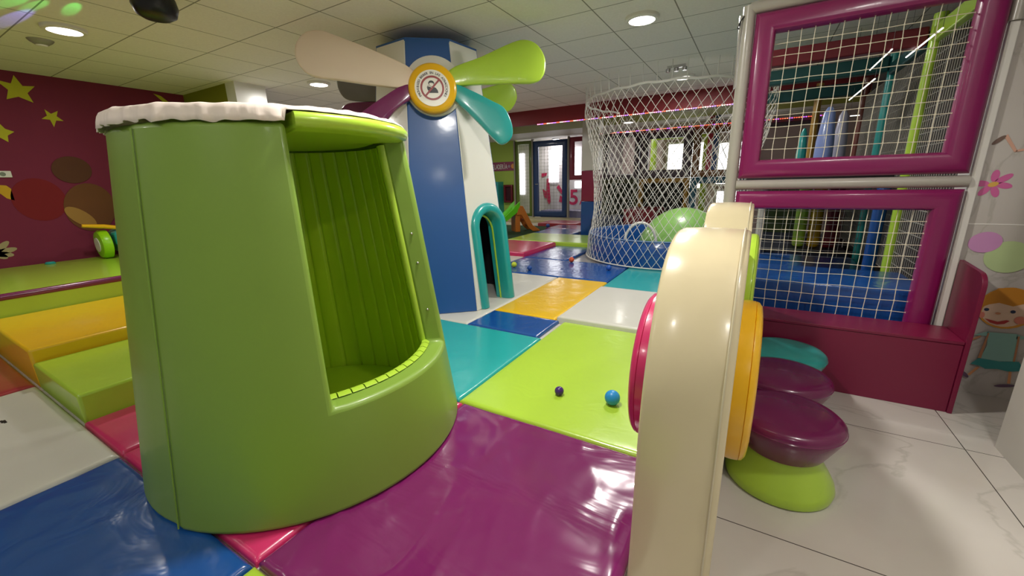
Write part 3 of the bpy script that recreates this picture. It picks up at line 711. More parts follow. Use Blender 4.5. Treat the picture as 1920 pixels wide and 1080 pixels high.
# ------------------------------------------------------------------ stools
def stool(x, y, top, base, label, r=.222, h=.368):
    t = thing('mushroom_stool', label, 'stool', (x, y, 0), 'padded mushroom stools')
    b = NB(); lathe(b, [(0, 0), (.20, 0), (.215, .008), (.22, .03), (.214, .055), (.19, .10), (.165, .14), (.15, .17), (.146, .19), (0, .19)], (x, y, 0), n=56); obj('base', b, base, t)
    b = NB(); lathe(b, [(0, .182), (.148, .182), (.162, .188), (r-.016, h-.09), (r-.005, h-.066), (r, h-.045), (r-.003, h-.026), (r-.02, h-.011), (r-.06, h-.003), (0, h)], (x, y, 0), n=64); st = obj('cushion', b, top, t)
    b = NB(); lathe(b, [(r-.001, h-.048), (r+.002, h-.045), (r-.001, h-.041)], (x, y, 0), n=64, cap=False); obj('seam', b, top, st)
stool(.232, 2.03, PURPS, LIME, 'plum mushroom stool with lime base, nearest the camera')
stool(.240, 2.477, PURPS, LIME, 'plum mushroom stool in the middle, behind the nearest one')
stool(.270, 2.924, TEALP, TEALP, 'teal mushroom stool farthest back beside the maroon bench', h=.34)

# ------------------------------------------------------------------ bench
bn = thing('bench', 'maroon bench with one tall rounded side panel under the netted frame', 'bench', (.6, 3.3, 0))
b = NB(); box(b, .02, 1.125, 3.15, 3.445, 0, .43); obj('bench_box', b, BENCH, bn, bevel=.003)
b = NB(); box(b, .02, 1.125, 3.145, 3.445, .431, .45); obj('seat', b, BENCH, bn, bevel=.003)
b = NB(); z1 = .87
pts = [(3.14, 0), (3.14, z1-.1)]+[(3.14+.08*(1-cos(R_(k*15))), z1-.1+.08*sin(R_(k*15))) for k in range(1, 7)]+[(3.488, z1), (3.488, 0)]
prism(b, [Vector((1.126, y, z)) for y, z in pts], (.022, 0, 0)); obj('side_panel', b, BENCH, bn, bevel=.002)

# ------------------------------------------------------------------ netted frame panels
def rect_frame(bm, x0, x1, z0, z1, y, w, d):
    """padded mitred frame in the plane y, opening inside"""
    sec = [(0, .0), (0, -.5*d), (.08*w, -.8*d), (.25*w, -1.0*d), (.5*w, -1.04*d), (.75*w, -1.0*d), (.92*w, -.8*d), (w, -.45*d), (w, .6*d), (0, .6*d)]
    def loop(a, dd): return [(x0+a, z0+a), (x1-a, z0+a), (x1-a, z1-a), (x0+a, z1-a)], y+dd
    rr = []
    for a, dd in sec:
        c, yy = loop(a, dd); rr.append([bm.verts.new((p[0], yy, p[1])) for p in c])
    for i in range(len(sec)):
        r1, r2 = rr[i], rr[(i+1) % len(sec)]
        for k in range(4): k2 = (k+1) % 4; bm.faces.new((r1[k], r1[k2], r2[k2], r2[k]))
def net_y(bm, x0, x1, z0, z1, y, cell, r, seed=0, amp=.006):
    nx = round((x1-x0)/cell); nz = round((z1-z0)/cell)
    def P(i, j):
        x = x0+(x1-x0)*i/nx; z = z0+(z1-z0)*j/nz; k = 0 if (i in (0, nx) or j in (0, nz)) else 1
        return Vector((x+k*amp*noise.noise(Vector((x*6, z*6, seed))), y+.003*noise.noise(Vector((x*3, z*3, seed+9))), z+amp*k*noise.noise(Vector((x*6, z*6, seed+5)))-.004*k*sin(pi*i/nx)))
    for i in range(nx+1): tube(bm, [P(i, j) for j in range(nz+1)], r, 5)
    for j in range(nz+1): tube(bm, [P(i, j) for i in range(nx+1)], r, 5)
    for i in range(nx+1):
        for j in range(nz+1):
            p = P(i, j); s = r*1.7; box(bm, p.x-s, p.x+s, y-s, y+s, p.z-s, p.z+s)
def net_panel(z0, z1, lab, seed):
    t = thing('netted_panel', lab, 'netted panel', (.47, 3.5, z0), 'magenta framed net panels')
    b = NB(); rect_frame(b, -.122, 1.068, z0, z1, 3.5, .125, .05); obj('padded_frame', b, PURPF, t, smooth=35)
    b = NB(); net_y(b, .0, .945, z0+.122, z1-.122, 3.505, .0725, .0022, seed); obj('net', b, NETM, t, smooth=60)
net_panel(1.382, 2.44, 'upper magenta padded frame filled with white square netting', 1)
net_panel(.30, 1.292, 'lower magenta padded frame filled with white square netting behind the bench', 2)
def post(x, y, z0, z1, r, m, lab, name='padded_post', cat='padded post', grp=None, ties=True):
    b = NB(); N = 24; pts = [(x, y, z0+(z1-z0)*k/N) for k in range(N+1)]
    tube(b, pts, [r*(1+.03*noise.noise(Vector((x*3, y*3, p[2]*5)))) for p in pts], 20); return tag(obj(name, b, m, smooth=50), lab, cat, grp)
t = thing('padded_post', 'grey padded corner post left of the magenta net panels', 'padded post', (-.162, 3.5, 0))
b = NB(); pts = [(-.165, 3.5, 2.5*k/30) for k in range(31)]; tube(b, pts, [.04*(1+.05*noise.noise(Vector((0, 0, p[2]*6)))) for p in pts], 20); obj('padding', b, GREY, t, smooth=60)
b = NB(); tube(b, [(-.2, 3.49, 2.36), (-.225, 3.47, 2.375), (-.215, 3.47, 2.41), (-.19, 3.47, 2.44)], .004, 6); obj('tie_strap', b, BLACK, t)
b = NB(); tube(b, [(-.205, 3.485, 2.0+.0), (-.21, 3.485, 2.45)], .012, 8); obj('inner_pipe', b, METAL, t)
for z, x0, x1, l in ((2.485, -.16, 2.0, 'grey padded top rail above the magenta net panels'), (1.337, -.13, 1.08, 'grey padded rail between the two magenta net panels')):
    b = NB(); tube(b, [(x0+(x1-x0)*k/12, 3.5, z) for k in range(13)], .038 if z > 2 else .035, 20); tag(obj('padded_rail', b, GREY, smooth=60), l, 'padded rail')
b = NB(); tube(b, [(1.105, 3.5, 2.17), (1.105, 3.5, 2.5)], .03, 16); tag(obj('padded_post', b, GREY, smooth=60), 'grey padded post above the white tile edge at the top right', 'padded post')
b = NB(); tube(b, [(1.19, 3.52, 2.17), (1.19, 3.52, 2.9)], .02, 14); tag(obj('metal_pole', b, METAL), 'shiny metal pole above the mural wall', 'pole')

# ------------------------------------------------------------------ inside the play frame
GI = 'padded posts inside the play frame'
post(1.13, 4.92, 0, 2.62, .045, LIME, 'lime padded post inside the frame on the right', grp=GI)
post(1.13, 6.2, 0, 2.62, .045, TEALP, 'teal padded post deeper inside the frame', grp=GI)
post(1.13, 7.5, 0, 2.62, .045, vinyl('rust_vinyl', (120, 60, 50)), 'rust brown padded post deep inside the frame', grp=GI)
post(.62, 7.5, .451, 2.62, .045, vinyl('ochre_vinyl', (168, 128, 50)), 'ochre padded post deep inside the frame', grp=GI)
post(.10, 6.12, .421, 1.3, .045, GREY, 'grey padded post inside the frame on the left', grp=GI)
post(1.75, 5.3, 0, 2.9, .045, METAL, 'bare metal post behind the side netting', grp=GI)
post(1.55, 6.6, 0, 2.9, .03, METAL, 'thin metal post behind the teal post', grp=GI)
GB = 'padded beams inside the play frame'
def beam(p0, p1, r, m, lab):
    b = NB(); p0, p1 = Vector(p0), Vector(p1); d = (p1-p0); 
    if abs(d.x) > abs(d.y): box(b, p0.x, p1.x, p0.y-r, p0.y+r, p0.z-r*1.3, p0.z+r*1.3)
    else: box(b, p0.x-r, p0.x+r, p0.y, p1.y, p0.z-r*1.3, p0.z+r*1.3)
    tag(obj('padded_beam', b, m, bevel=.012, seg=3), lab, 'padded beam', GB)
DMAR = vinyl('dark_maroon_vinyl', (104, 8, 28), rough=.5, coat=.05); DTEAL = vinyl('dark_teal_vinyl', (12, 76, 78), rough=.5, coat=.05)
beam((-.1, 4.98, 2.47), (1.08, 4.98, 2.47), .055, DMAR, 'dark maroon padded beam across the top of the play frame')
beam((-.1, 6.2, 2.52), (1.08, 6.2, 2.52), .06, DTEAL, 'dark teal padded beam across the play frame behind the maroon one')
beam((-.1, 7.5, 2.5), (1.08, 7.5, 2.5), .06, DTEAL, 'second dark teal padded beam farther inside the frame')
beam((1.13, 3.6, 2.46), (1.13, 4.86, 2.46), .045, LIME, 'lime padded beam along the top right of the play frame')
beam((1.13, 4.98, 2.46), (1.13, 6.14, 2.46), .045, DTEAL, 'teal padded beam along the right side of the play frame')
def net_x(bm, x, y0, y1, z0, z1, cy, cz, r):
    ny = max(1, round((y1-y0)/cy)); nz = max(1, round((z1-z0)/cz))
    for i in range(ny+1): y = y0+(y1-y0)*i/ny; tube(bm, [(x, y, z0), (x, y, z1)], r, 4)
    for j in range(nz+1): z = z0+(z1-z0)*j/nz; tube(bm, [(x, y0, z), (x, y1, z)], r, 4)
NETG = mat('grey_net_cord', (150, 146, 138), rough=.8)
for (y0, y1, l) in ((3.6, 4.86, 'grey side netting between the lime post and the front frame'), (4.98, 6.14, 'grey side netting between the lime and teal posts'), (6.27, 7.44, 'grey side netting behind the teal post')):
    b = NB(); net_x(b, 1.14, y0, y1, .5, 2.4, .05, .1, .004); tag(obj('safety_net', b, NETG, smooth=0), l, 'net', 'side safety nets')
b = NB(); box(b, 1.2, 1.22, 3.83, 7.6, 0, 2.6)
tag(obj('side_screen', b, mat('charcoal_fabric', (60, 54, 54), rough=.9), smooth=0), 'charcoal fabric screen behind the side netting', 'screen')
block('foam_block', -.08, 1.08, 3.62, 4.3, 0, .62, BLUE, 'bright blue foam block right behind the lower net', 'foam block')
block('foam_block', -.08, 1.08, 4.32, 6.2, 0, .42, BLUE, 'low blue foam floor pad inside the play frame', 'foam block')
block('foam_block', .1, 1.08, 6.3, 8.3, 0, .45, mat('dark_pad', (26, 30, 44), rough=.5), 'dark foam floor pad at the back of the play frame', 'foam block')
block('foam_roller', .66, .80, 6.6, 6.74, .45, 1.34, vinyl('roller_yellow', (190, 150, 20)), 'yellow padded roller standing inside the frame', 'roller', bev=.05)
block('foam_roller', .82, .98, 6.6, 6.76, .45, 1.34, DMAR, 'maroon padded roller standing inside the frame', 'roller', bev=.05)
block('foam_roller', .50, .64, 6.6, 6.74, .45, 1.34, LIME, 'lime padded roller standing inside the frame', 'roller', bev=.05)
block('foam_roller', .97, 1.07, 5.0, 5.1, .42, 1.34, BLUE, 'blue padded roller by the side netting', 'roller', bev=.04)
b = NB(); box(b, .1, .62, 8.31, 8.34, 0, 1.4); tag(obj('backdrop_panel', b, mat('dark_green_fabric', (38, 52, 18), rough=.9), smooth=0), 'dark green fabric panel at the back of the lower play frame', 'panel')
block('floor_deck', -.1, 1.08, 5.05, 7.5, 1.32, 1.38, DARK, 'dark padded deck between the two levels of the play frame', 'deck', bev=.01)
b = NB(); net_y(b, .0, 1.0, .5, 1.3, 5.6, .075, .0025, 4); tag(obj('safety_net', b, NETG, smooth=0), 'grey netting deeper inside the lower level of the play frame', 'net', 'side safety nets')
GT = 'hanging costume shapes inside the play frame'
def punch(x, y, z0, z1, r, m, lab):
    b = NB(); lathe(b, [(0, z0), (r*.7, z0+.02), (r, z0+.1), (r*.95, (z0+z1)/2), (r*.6, z1-.06), (r*.25, z1), (0, z1)], (x, y, 0), n=28); o_ = obj('punch_bag', b, m, smooth=60); tag(o_, lab, 'punch bag', 'padded bags hanging inside the frame')
punch(.62, 6.0, 1.40, 2.12, .09, vinyl('pale_blue_vinyl', (130, 150, 210)), 'pale blue hanging padded bag inside the frame')
punch(.84, 6.7, 1.40, 2.15, .08, vinyl('lilac_vinyl', (176, 176, 200)), 'pale lilac hanging padded bag inside the frame')
punch(.48, 7.0, 1.40, 2.0, .06, TEALP, 'teal hanging padded bag inside the frame')
def led(p0, p1, n, cols, lab, r=.006):
    p0, p1 = Vector(p0), Vector(p1); t = thing('led_strip', lab, 'light strip', p0, 'coloured LED strips')
    for c, rgb in enumerate(cols):
        b = NB()
        for k in range(n):
            if (k//2) % len(cols) != c: continue
            p = p0+(p1-p0)*k/n; box(b, p.x, p.x+.018, p.y-r, p.y+r, p.z-r, p.z+r)
        if len(b.verts): obj('diode_run', b, mat('led_%d_%d_%d' % rgb, rgb, emit=3), t, smooth=0, kind='stuff')
    b = NB(); tube(b, [p0+Vector((0, .01, .004)), p1+Vector((0, .01, .004))], .006, 6); obj('strip_backing', b, WTRIM, t)
LC = [(255, 150, 200), (170, 110, 255), (255, 90, 60), (255, 240, 220)]
led((-4.3, 8.485, 2.61), (1.1, 8.485, 2.61), 140, LC, 'multicoloured LED strip along the lower edge of the maroon ceiling beam', .008)
led((-3.4, 10.88, 2.56), (1.1, 10.88, 2.56), 110, [(255, 80, 60), (255, 120, 80), (200, 90, 255)], 'red and violet LED strip on the back play wall', .008)
for (p0, p1, l) in (((.80, 4.9, 2.42), (.86, 4.0, 2.42), 'short'),): pass
def ltube(p0, p1, lab):
    t = thing('light_tube', lab, 'light tube', p0, 'thin light tubes inside the frame')
    b = NB(); tube(b, [p0, p1], .006, 8); obj('glowing_tube', b, mat('light_tube_glow', (250, 248, 240), emit=2), t)
    for p in (p0, p1):
        b = NB(); tube(b, [p, (p[0], p[1], CEIL)], .0015, 4); obj('hanger_wire', b, BLACK, t)
ltube((1.02, 4.35, 2.38), (1.02, 5.2, 2.38), 'thin white light tube under the lime beam inside the frame')
ltube((.86, 4.9, 2.40), (.86, 5.7, 2.40), 'thin white light tube in the middle of the frame top')
ltube((.80, 5.0, 2.2), (.80, 6.2, 2.2), 'lower thin white light tube inside the frame')
ltube((.98, 7.3, 2.14), (1.08, 7.3, 2.14), 'short violet-white light tube deep inside the frame')

# ------------------------------------------------------------------ netted pool
CX, CY, PR = -1.32, 7.66, 1.34
pool = thing('ball_pool', 'round blue padded pool with a low wall under the hanging net', 'ball pool', (CX, CY, MZ))
b = NB(); n = 96
lathe(b, [(PR-.14, .04), (PR, .04), (PR+.004, .2), (PR, .44), (PR-.02, .462), (PR-.12, .462), (PR-.14, .44), (PR-.14, .04)], (CX, CY, 0), n=n, cap=False); obj('pool_wall', b, BLUE, pool, smooth=60)
b = NB(); lathe(b, [(0, .06), (PR-.15, .06), (PR-.15, .04), (0, .04)], (CX, CY, 0), n=n); obj('pool_floor', b, mat('pool_floor_dark', (14, 20, 44), rough=.5), pool)
b = NB(); lathe(b, [(PR-.02, .458), (PR+.006, .458), (PR+.006, .474), (PR-.02, .474), (PR-.02, .458)], (CX, CY, 0), n=n, cap=False); obj('rim_band', b, vinyl('pale_blue_rim', (120, 150, 196)), pool)
def netr(z, th):
    t = max(0, min(1, z/2.7)); pts = [(0, 1.40), (.07, 1.385), (.15, 1.37), (.17, 1.35), (.22, 1.30), (.32, 1.27), (.45, 1.28), (.6, 1.31), (.8, 1.40), (.93, 1.47), (1, 1.45)]
    for (a, ra), (c, rc) in zip(pts, pts[1:]):
        if a <= t <= c:
            k = (t-a)/(c-a); k = k*k*(3-2*k); r = ra+(rc-ra)*k; break
    return r+.018*noise.noise(Vector((cos(th)*3, sin(th)*3, z*2)))
hn = thing('hanging_net', 'tall white rope net hanging from the ceiling around the round pool', 'net', (CX, CY, MZ))
b = NB(); NS_ = 62; zt_, zb_ = 2.66, .07; rows_ = 26
def np_(th, z):
    th2 = th+.02*noise.noise(Vector((cos(th)*4, sin(th)*4, z*3+7))); z2 = z+.015*noise.noise(Vector((cos(th)*5, sin(th)*5, z*3)))
    if z < .5: z2 = z
    r = netr(z, th); return Vector((CX+r*cos(th2), CY+r*sin(th2), z2))
for s in (1, -1):
    for i in range(NS_):
        th0 = 2*pi*i/NS_; pts = []
        for j in range(rows_+1):
            z = zb_+(zt_-zb_)*j/rows_; th = th0+s*pi/NS_*j
            pts.append(np_(th, z))
        tube(b, pts, .0042, 4, cap=False)
obj('mesh', b, NETP, hn, smooth=60)
b = NB(); tube(b, [(CX+1.45*cos(2*pi*k/72), CY+1.45*sin(2*pi*k/72), 2.675+.01*sin(k*1.7)) for k in range(72)], .018, 8, closed=True); obj('top_rope', b, NETP, hn)
b = NB(); tube(b, [(CX+1.395*cos(2*pi*k/72), CY+1.395*sin(2*pi*k/72), .06) for k in range(72)], .012, 6, closed=True); obj('bottom_rope', b, NETP, hn)
b = NB()
for k in range(48):
    a = 2*pi*k/48; tube(b, [(CX+1.45*cos(a), CY+1.45*sin(a), 2.68), (CX+1.47*cos(a), CY+1.47*sin(a), CEIL)], .005, 5)
obj('hanging_cord', b, NETP, hn, kind='stuff')
# dome, arch and balls in the pool
b = NB(); prof2 = [(0, .91)]+[(.76*sin(R_(a)), .06+.85*cos(R_(a))) for a in range(10, 91, 8)]
lathe(b, prof2, (-1.0, 7.45, 0), n=56, cap=False); tag(obj('foam_dome', b, vinyl('pale_green_vinyl', (128, 176, 92), rough=.3), smooth=60), 'large pale green dome inside the netted pool', 'foam dome')
b = NB(); tube(b, [(-1.52+.24*cos(R_(a)), 6.62+.05*cos(R_(a)), .38+.34*sin(R_(a))) for a in range(-60, 241, 10)], .022, 12); tag(obj('arch_tube', b, WHT2, smooth=60), 'white curved tube handle in front of the green dome', 'arch')
random.seed(3)
BC = [('red', (190, 40, 40)), ('yellow', (220, 190, 40)), ('lime', (150, 200, 50)), ('blue', (40, 90, 180)), ('orange', (220, 110, 40))]
protos = {}
def play_ball(x, y, z, r, cname, rgb, label, group='loose plastic play balls'):
    m = mat('ball_'+cname, rgb, rough=.35, bump=0)
    if (cname) not in protos:
        bm = ball_bm(1.0, n=28); me = bpy.data.meshes.new('play_ball'); bm.to_mesh(me); bm.free(); me.materials.append(m)
        for p in me.polygons: p.use_smooth = True
        protos[cname] = me
    o_ = bpy.data.objects.new('play_ball', protos[cname]); COL.objects.link(o_); o_.location = (x, y, z+r); o_.scale = (r, r, r); return tag(o_, label, 'ball', group)
play_ball(-.63, 2.24, MZ, .047, 'sky_blue', (36, 140, 210), 'larger bright blue ball on the lime mat')
play_ball(-.967, 2.19, MZ, .030, 'violet', (66, 32, 110), 'small dark violet ball on the lime mat')
play_ball(-2.6, 6.38, MZ, .045, 'orange', (206, 84, 44), 'orange-red ball on the blue mat near the pool')
play_ball(-3.30, 5.62, MZ, .045, 'lemon', (196, 214, 50), 'yellow-green ball beside the windmill')
play_ball(-1.83, 6.0, MZ, .042, 'cobalt', (36, 88, 176), 'blue ball on the blue mat in front of the net')
play_ball(-2.95, 5.50, MZ, .04, 'navy', (30, 76, 150), 'dark blue ball on the blue mat next to the yellow mat')
play_ball(-5.35, 11.2, .025, .06, 'far_blue', (50, 80, 160), 'far blue ball on the turf before the blue door')
placed = []
for k in range(44):
    a = random.uniform(pi*.85, pi*1.45); rr = random.uniform(.35, 1.08); cn, rgb = random.choice(BC)
    x, y = CX+rr*cos(a), CY+rr*sin(a)
    if (x+1.0)**2+(y-7.45)**2 < .72: continue
    if any((x-q[0])**2+(y-q[1])**2 < .0085 for q in placed): continue
    placed.append((x, y)); play_ball(x, y, .062, .045, cn, rgb, cn+' ball lying in the netted pool', 'balls in the netted pool')

# padded column left of the pool
t = thing('padded_column', 'square column padded white above, maroon in the middle and blue below', 'column', (-3.6, 9.9, 0))
for z0, z1, m, l in ((0, .88, BLUE, 'blue lower pad'), (.885, 1.62, vinyl('maroon_pad_vinyl', (140, 26, 66)), 'maroon middle pad'), (1.625, CEIL, WHT2, 'white upper pad')):
    b = NB(); box(b, -3.76, -3.35, 9.8, 10.15, z0+.001, z1); obj('column_pad', b, m, t, bevel=.012)['label'] = l

# ------------------------------------------------------------------ back play wall (behind the pool) with openings
BY = 11.0
GW = 'framed openings of the back play wall'
def opening(x0, x1, z0, z1, m, w_, lab, y=BY, back=None, net=True, d=.1):
    t = thing('play_wall_panel', lab, 'wall panel', ((x0+x1)/2, y, z0), GW)
    b = NB(); rect_frame(b, x0, x1, z0, z1, y, w_, d); obj('padded_frame', b, m, t, smooth=35)
    if net:
        b = NB(); net_y(b, x0+w_, x1-w_, z0+w_, z1-w_, y+.02, .12, .003, 3); obj('net', b, NETG, t, smooth=0)
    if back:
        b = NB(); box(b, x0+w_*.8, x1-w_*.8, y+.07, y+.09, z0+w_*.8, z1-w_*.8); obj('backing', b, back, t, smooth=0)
    return t
GRP = vinyl('grey_violet_vinyl', (78, 66, 76), rough=.5)
opening(-3.6, -2.66, 1.402, 2.55, GRP, .12, 'grey padded net panel nearest the padded column')
opening(-2.64, -1.42, 1.402, 2.55, GRP, .2, 'grey padded frame around the brightest window', net=False)
opening(-1.40, -.2, 1.402, 2.55, vinyl('brown_vinyl', (120, 78, 34), rough=.5), .16, 'brown padded frame around the right window', net=False)
opening(-.18, 1.0, 1.402, 2.55, GRP, .14, 'grey padded frame seen through the upper net', net=False)
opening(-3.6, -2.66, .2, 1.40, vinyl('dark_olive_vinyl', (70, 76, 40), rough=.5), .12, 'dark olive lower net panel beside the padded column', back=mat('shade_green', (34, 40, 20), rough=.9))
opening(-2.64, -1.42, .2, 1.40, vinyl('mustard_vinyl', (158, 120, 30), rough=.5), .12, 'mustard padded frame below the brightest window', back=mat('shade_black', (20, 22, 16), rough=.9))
opening(-1.40, -.2, .2, 1.40, vinyl('petrol_vinyl', (22, 84, 104), rough=.5), .15, 'petrol blue padded frame below the right window', net=False)
b = NB(); tube(b, [(-3.5, 10.0, 2.40), (-2.4, 9.2, 2.48), (1.1, 9.2, 2.48)], .014, 8); tag(obj('guide_rail', b, WHT2), 'thin white rail running under the maroon beam behind the net', 'rail')
block('wedge_pad', -2.6, -1.9, 9.5, 10.6, 0, .72, DMAR, 'maroon foam wedge behind the green dome', 'foam block')
block('wedge_pad', -3.35, -2.62, 9.4, 10.6, 0, .5, mat('dark_navy_pad', (22, 34, 66), rough=.5), 'dark navy foam block behind the pool at the column', 'foam block')
# bright windows in the far wall
YB = 13.2
b = NB(); box(b, -3.7, 2.35, YB, YB+.1, 0, CEIL); obj('wall_far', b, mat('far_wall_paint', (196, 176, 176), rough=.7), kind='structure', smooth=0)
def far_window(n_, x0, x1, z0, z1):
    b = NB(); box(b, x0, x1, YB-.03, YB-.005, z0, z1); w_ = obj('window_%d' % n_, b, DAY, kind='structure', smooth=0)
    b = NB(); tk = .06
    box(b, x0-tk, x0, YB-.06, YB, z0-tk, z1+tk); box(b, x1, x1+tk, YB-.06, YB, z0-tk, z1+tk); box(b, x0, x1, YB-.06, YB, z0-tk, z0); box(b, x0, x1, YB-.06, YB, z1, z1+tk)
    obj('window_frame', b, WTRIM, w_, smooth=0)
far_window(1, -2.35, -1.35, 1.1, 2.35); far_window(2, -1.0, -.35, 1.2, 2.3); far_window(3, -.95, -.35, .4, 1.0)
b = NB(); rect_frame(b, -2.75, -1.2, .0, 2.62, 12.7, .16, .05); tag(obj('lime_frame', b, LIME, smooth=35), 'lime padded frame around the bright far window', 'padded frame')
for x, m, l in ((-1.22, vinyl('coral_vinyl', (200, 60, 90)), 'coral hanging strip before the far right window'), (-1.08, BLUE, 'blue hanging strip before the far right window'), (-.42, vinyl('indigo_vinyl', (50, 50, 130)), 'indigo hanging strip at the far right window edge')):
    b = NB(); box(b, x, x+.12, 12.2, 12.25, 1.3, CEIL); tag(obj('hanging_strip', b, m, bevel=.01), l, 'hanging strip', 'coloured strips before the far window')

# ------------------------------------------------------------------ far left: green wall, storefront frames
FY = 14.0
b = NB(); box(b, -10.5, -8.05, FY, FY+.15, 0, CEIL); obj('wall_far_green', b, GREENP, kind='structure', smooth=0)
sg = thing('wall_sign', 'mauve sign band with white letters on the far green wall', 'sign', (-9.0, FY-.01, 1.85))
b = NB(); box(b, -10.4, -8.07, FY-.02, FY-.002, 1.83, 2.16); obj('band', b, mat('mauve_paint', (150, 70, 100), rough=.6), sg, smooth=0)
lt = 'HELADERÍA'; pl = []
for k, ch in enumerate(lt): pl.append((ch, (Vector((-9.14+k*.085, FY-.024, 1.90)), Vector((.6, 0, 0)), Vector((0, 0, 1)))))
letters(lt, pl, WTRIM, 'lettering', sg, .25)
b = NB(); lathe(b, [(0, 0), (.055, 0), (.055, .004), (0, .004)], (-8.33, FY-.026, 1.99), ax='y', n=16); obj('grey_dot', b, mat('sign_grey', (170, 150, 165), rough=.6), sg, smooth=0)
b = NB(); lathe(b, [(0, 0), (.09, 0), (.09, .004), (0, .004)], (-8.15, FY-.026, 1.99), ax='y', n=20); obj('orange_dot', b, mat('sign_orange', (236, 160, 90), rough=.6), sg, smooth=0)
sf = thing('storefront_frame', 'green framed narrow glazed side panel left of the blue door', 'glazed panel', (-7.75, FY-.05, 0))
OG = vinyl('olive_green_vinyl', (92, 112, 22), rough=.45)
b = NB(); rect_frame(b, -8.0, -7.3, .1, 2.86, FY-.05, .12, .06); obj('frame', b, OG, sf, smooth=35)
b = NB(); net_y(b, -7.88, -7.42, .25, 2.7, FY-.04, .12, .004, 6); obj('net', b, NETG, sf, smooth=0)
dr = thing('netted_door', 'blue padded door with a tall netted opening on the far wall', 'door', (-6.55, FY-.05, .08))
DBL = vinyl('navy_vinyl', (16, 52, 104), rough=.4)
b = NB(); rect_frame(b, -7.24, -5.88, .1, 2.82, FY-.05, .2, .06); obj('door_frame', b, DBL, dr, smooth=35)
b = NB(); net_y(b, -7.06, -6.06, .28, 2.64, FY-.03, .12, .004, 7); obj('net', b, NETG, dr, smooth=0)
b = NB(); tube(b, [(-7.14, FY-.13, 1.3), (-7.04, FY-.13, 1.3)], .015, 8); obj('handle', b, METAL, dr)
for x, l in ((-7.27, 'pale grey post left of the far blue door'), (-5.84, 'pale grey post right of the far blue door'), (-8.04, 'pale grey post beside the green wall')):
    b = NB(); box(b, x-.03, x+.03, FY-.12, FY-.0, 0, 2.9); tag(obj('door_post', b, mat('warm_grey_paint', (150, 144, 132), rough=.5), bevel=.01), l, 'post')
wf = thing('storefront_frame', 'maroon framed window right of the far blue door', 'glazed panel', (-5.5, FY-.05, 1.3))
b = NB(); rect_frame(b, -5.79, -4.7, 1.42, 2.86, FY-.05, .16, .06); obj('frame', b, vinyl('crimson_vinyl', (130, 20, 46), rough=.45), wf, smooth=35)
# printed wall seen behind the door, with bright windows
b = NB(); box(b, -9.6, -3.75, 15.0, 15.1, 0, CEIL); bw = obj('wall_far_printed', b, mat('printed_wall', (214, 208, 212), rough=.7, var=.1), kind='structure', smooth=0)
for n_, (x0, x1, z0, z1) in enumerate([(-8.42, -8.2, .9, 2.5), (-7.10, -6.70, 1.35, 2.55), (-6.0, -5.78, 1.5, 2.6), (-6.0, -5.3, 1.12, 1.36)]):
    b = NB(); box(b, x0, x1, 14.96, 14.99, z0, z1); obj('window_%d' % (n_+4), b, DAY, kind='structure', smooth=0)
mg = mat('print_magenta', (196, 40, 90), rough=.6)
for txt_, x, z, s, l in (('5', -6.05, .50, .80, 'large magenta 5 printed on the far white wall'), ('A', -5.70, .50, .34, 'magenta A printed beside the large 5')):
    o_ = letters(txt_, [(txt_, (Vector((x, 14.993, z)), Vector((1, 0, 0)), Vector((0, 0, 1))))], mg, 'printed_numeral', None, s); tag(o_, l, 'wall print')
b = NB()
for pts in ([(-6.7, .6), (-6.62, .5), (-6.55, .6), (-6.58, .9), (-6.62, 1.5), (-6.72, 1.5), (-6.74, .9)], [(-6.85, .8), (-6.75, .72), (-6.75, 1.0), (-6.9, 1.1)], [(-6.2, .6), (-6.05, .55), (-6.0, .75), (-6.15, .85)], [(-6.3, 1.15), (-6.2, 1.25), (-6.0, .95), (-6.1, .9)], [(-6.95, 1.55), (-6.75, 1.6), (-6.7, 1.72), (-6.95, 1.7)]):
    prism(b, [Vector((x-.48, 14.985, z)) for x, z in pts], (0, .01, 0))
tag(obj('wall_print', b, mg, smooth=0), 'magenta brush-like shapes printed on the white wall behind the blue door', 'wall print')
block('low_pad', -7.1, -4.2, 14.2, 14.9, 0, .32, vinyl('lilac_pad', (120, 118, 150), rough=.3), 'pale padded ledge behind the far blue door', 'foam block')
# teal cabinet and maroon box on the green wall
t = thing('play_cabinet', 'teal open-fronted cabinet against the far green wall', 'cabinet', (-8.85, FY-.2, 0))
b = NB(); x0, x1, z0, z1, y0, y1 = -9.25, -8.62, .3, 1.42, FY-.4, FY-.01
box(b, x0, x0+.08, y0, y1, 0, z1); box(b, x1-.08, x1, y0, y1, 0, z1); box(b, x0+.08, x1-.08, y0, y1, z1-.08, z1); box(b, x0+.08, x1-.08, y0, y1, z0, z0+.06)
obj('carcass', b, TEALP, t, smooth=0)
b = NB(); box(b, x0+.08, x1-.08, y1-.03, y1-.01, z0+.06, z1-.08); obj('back_panel', b, DARK, t, smooth=0)
t = thing('wall_box', 'maroon box mounted on the far green wall beside the teal cabinet', 'box', (-8.35, FY-.1, .75))
b = NB(); rect_frame(b, -8.55, -8.15, .62, 1.3, FY-.08, .08, .06); obj('rim', b, DMAR, t)
b = NB(); box(b, -8.5, -8.2, FY-.07, FY-.01, .66, 1.26); obj('backing', b, mat('deep_maroon', (60, 8, 24), rough=.6), t, smooth=0)
b = NB(); box(b, -8.0, -4.5, 12.7, 13.85, 0, .09); tag(obj('door_step', b, vinyl('beige_pad', (178, 166, 120), rough=.3), bevel=.01), 'beige padded step in front of the far blue door', 'step')

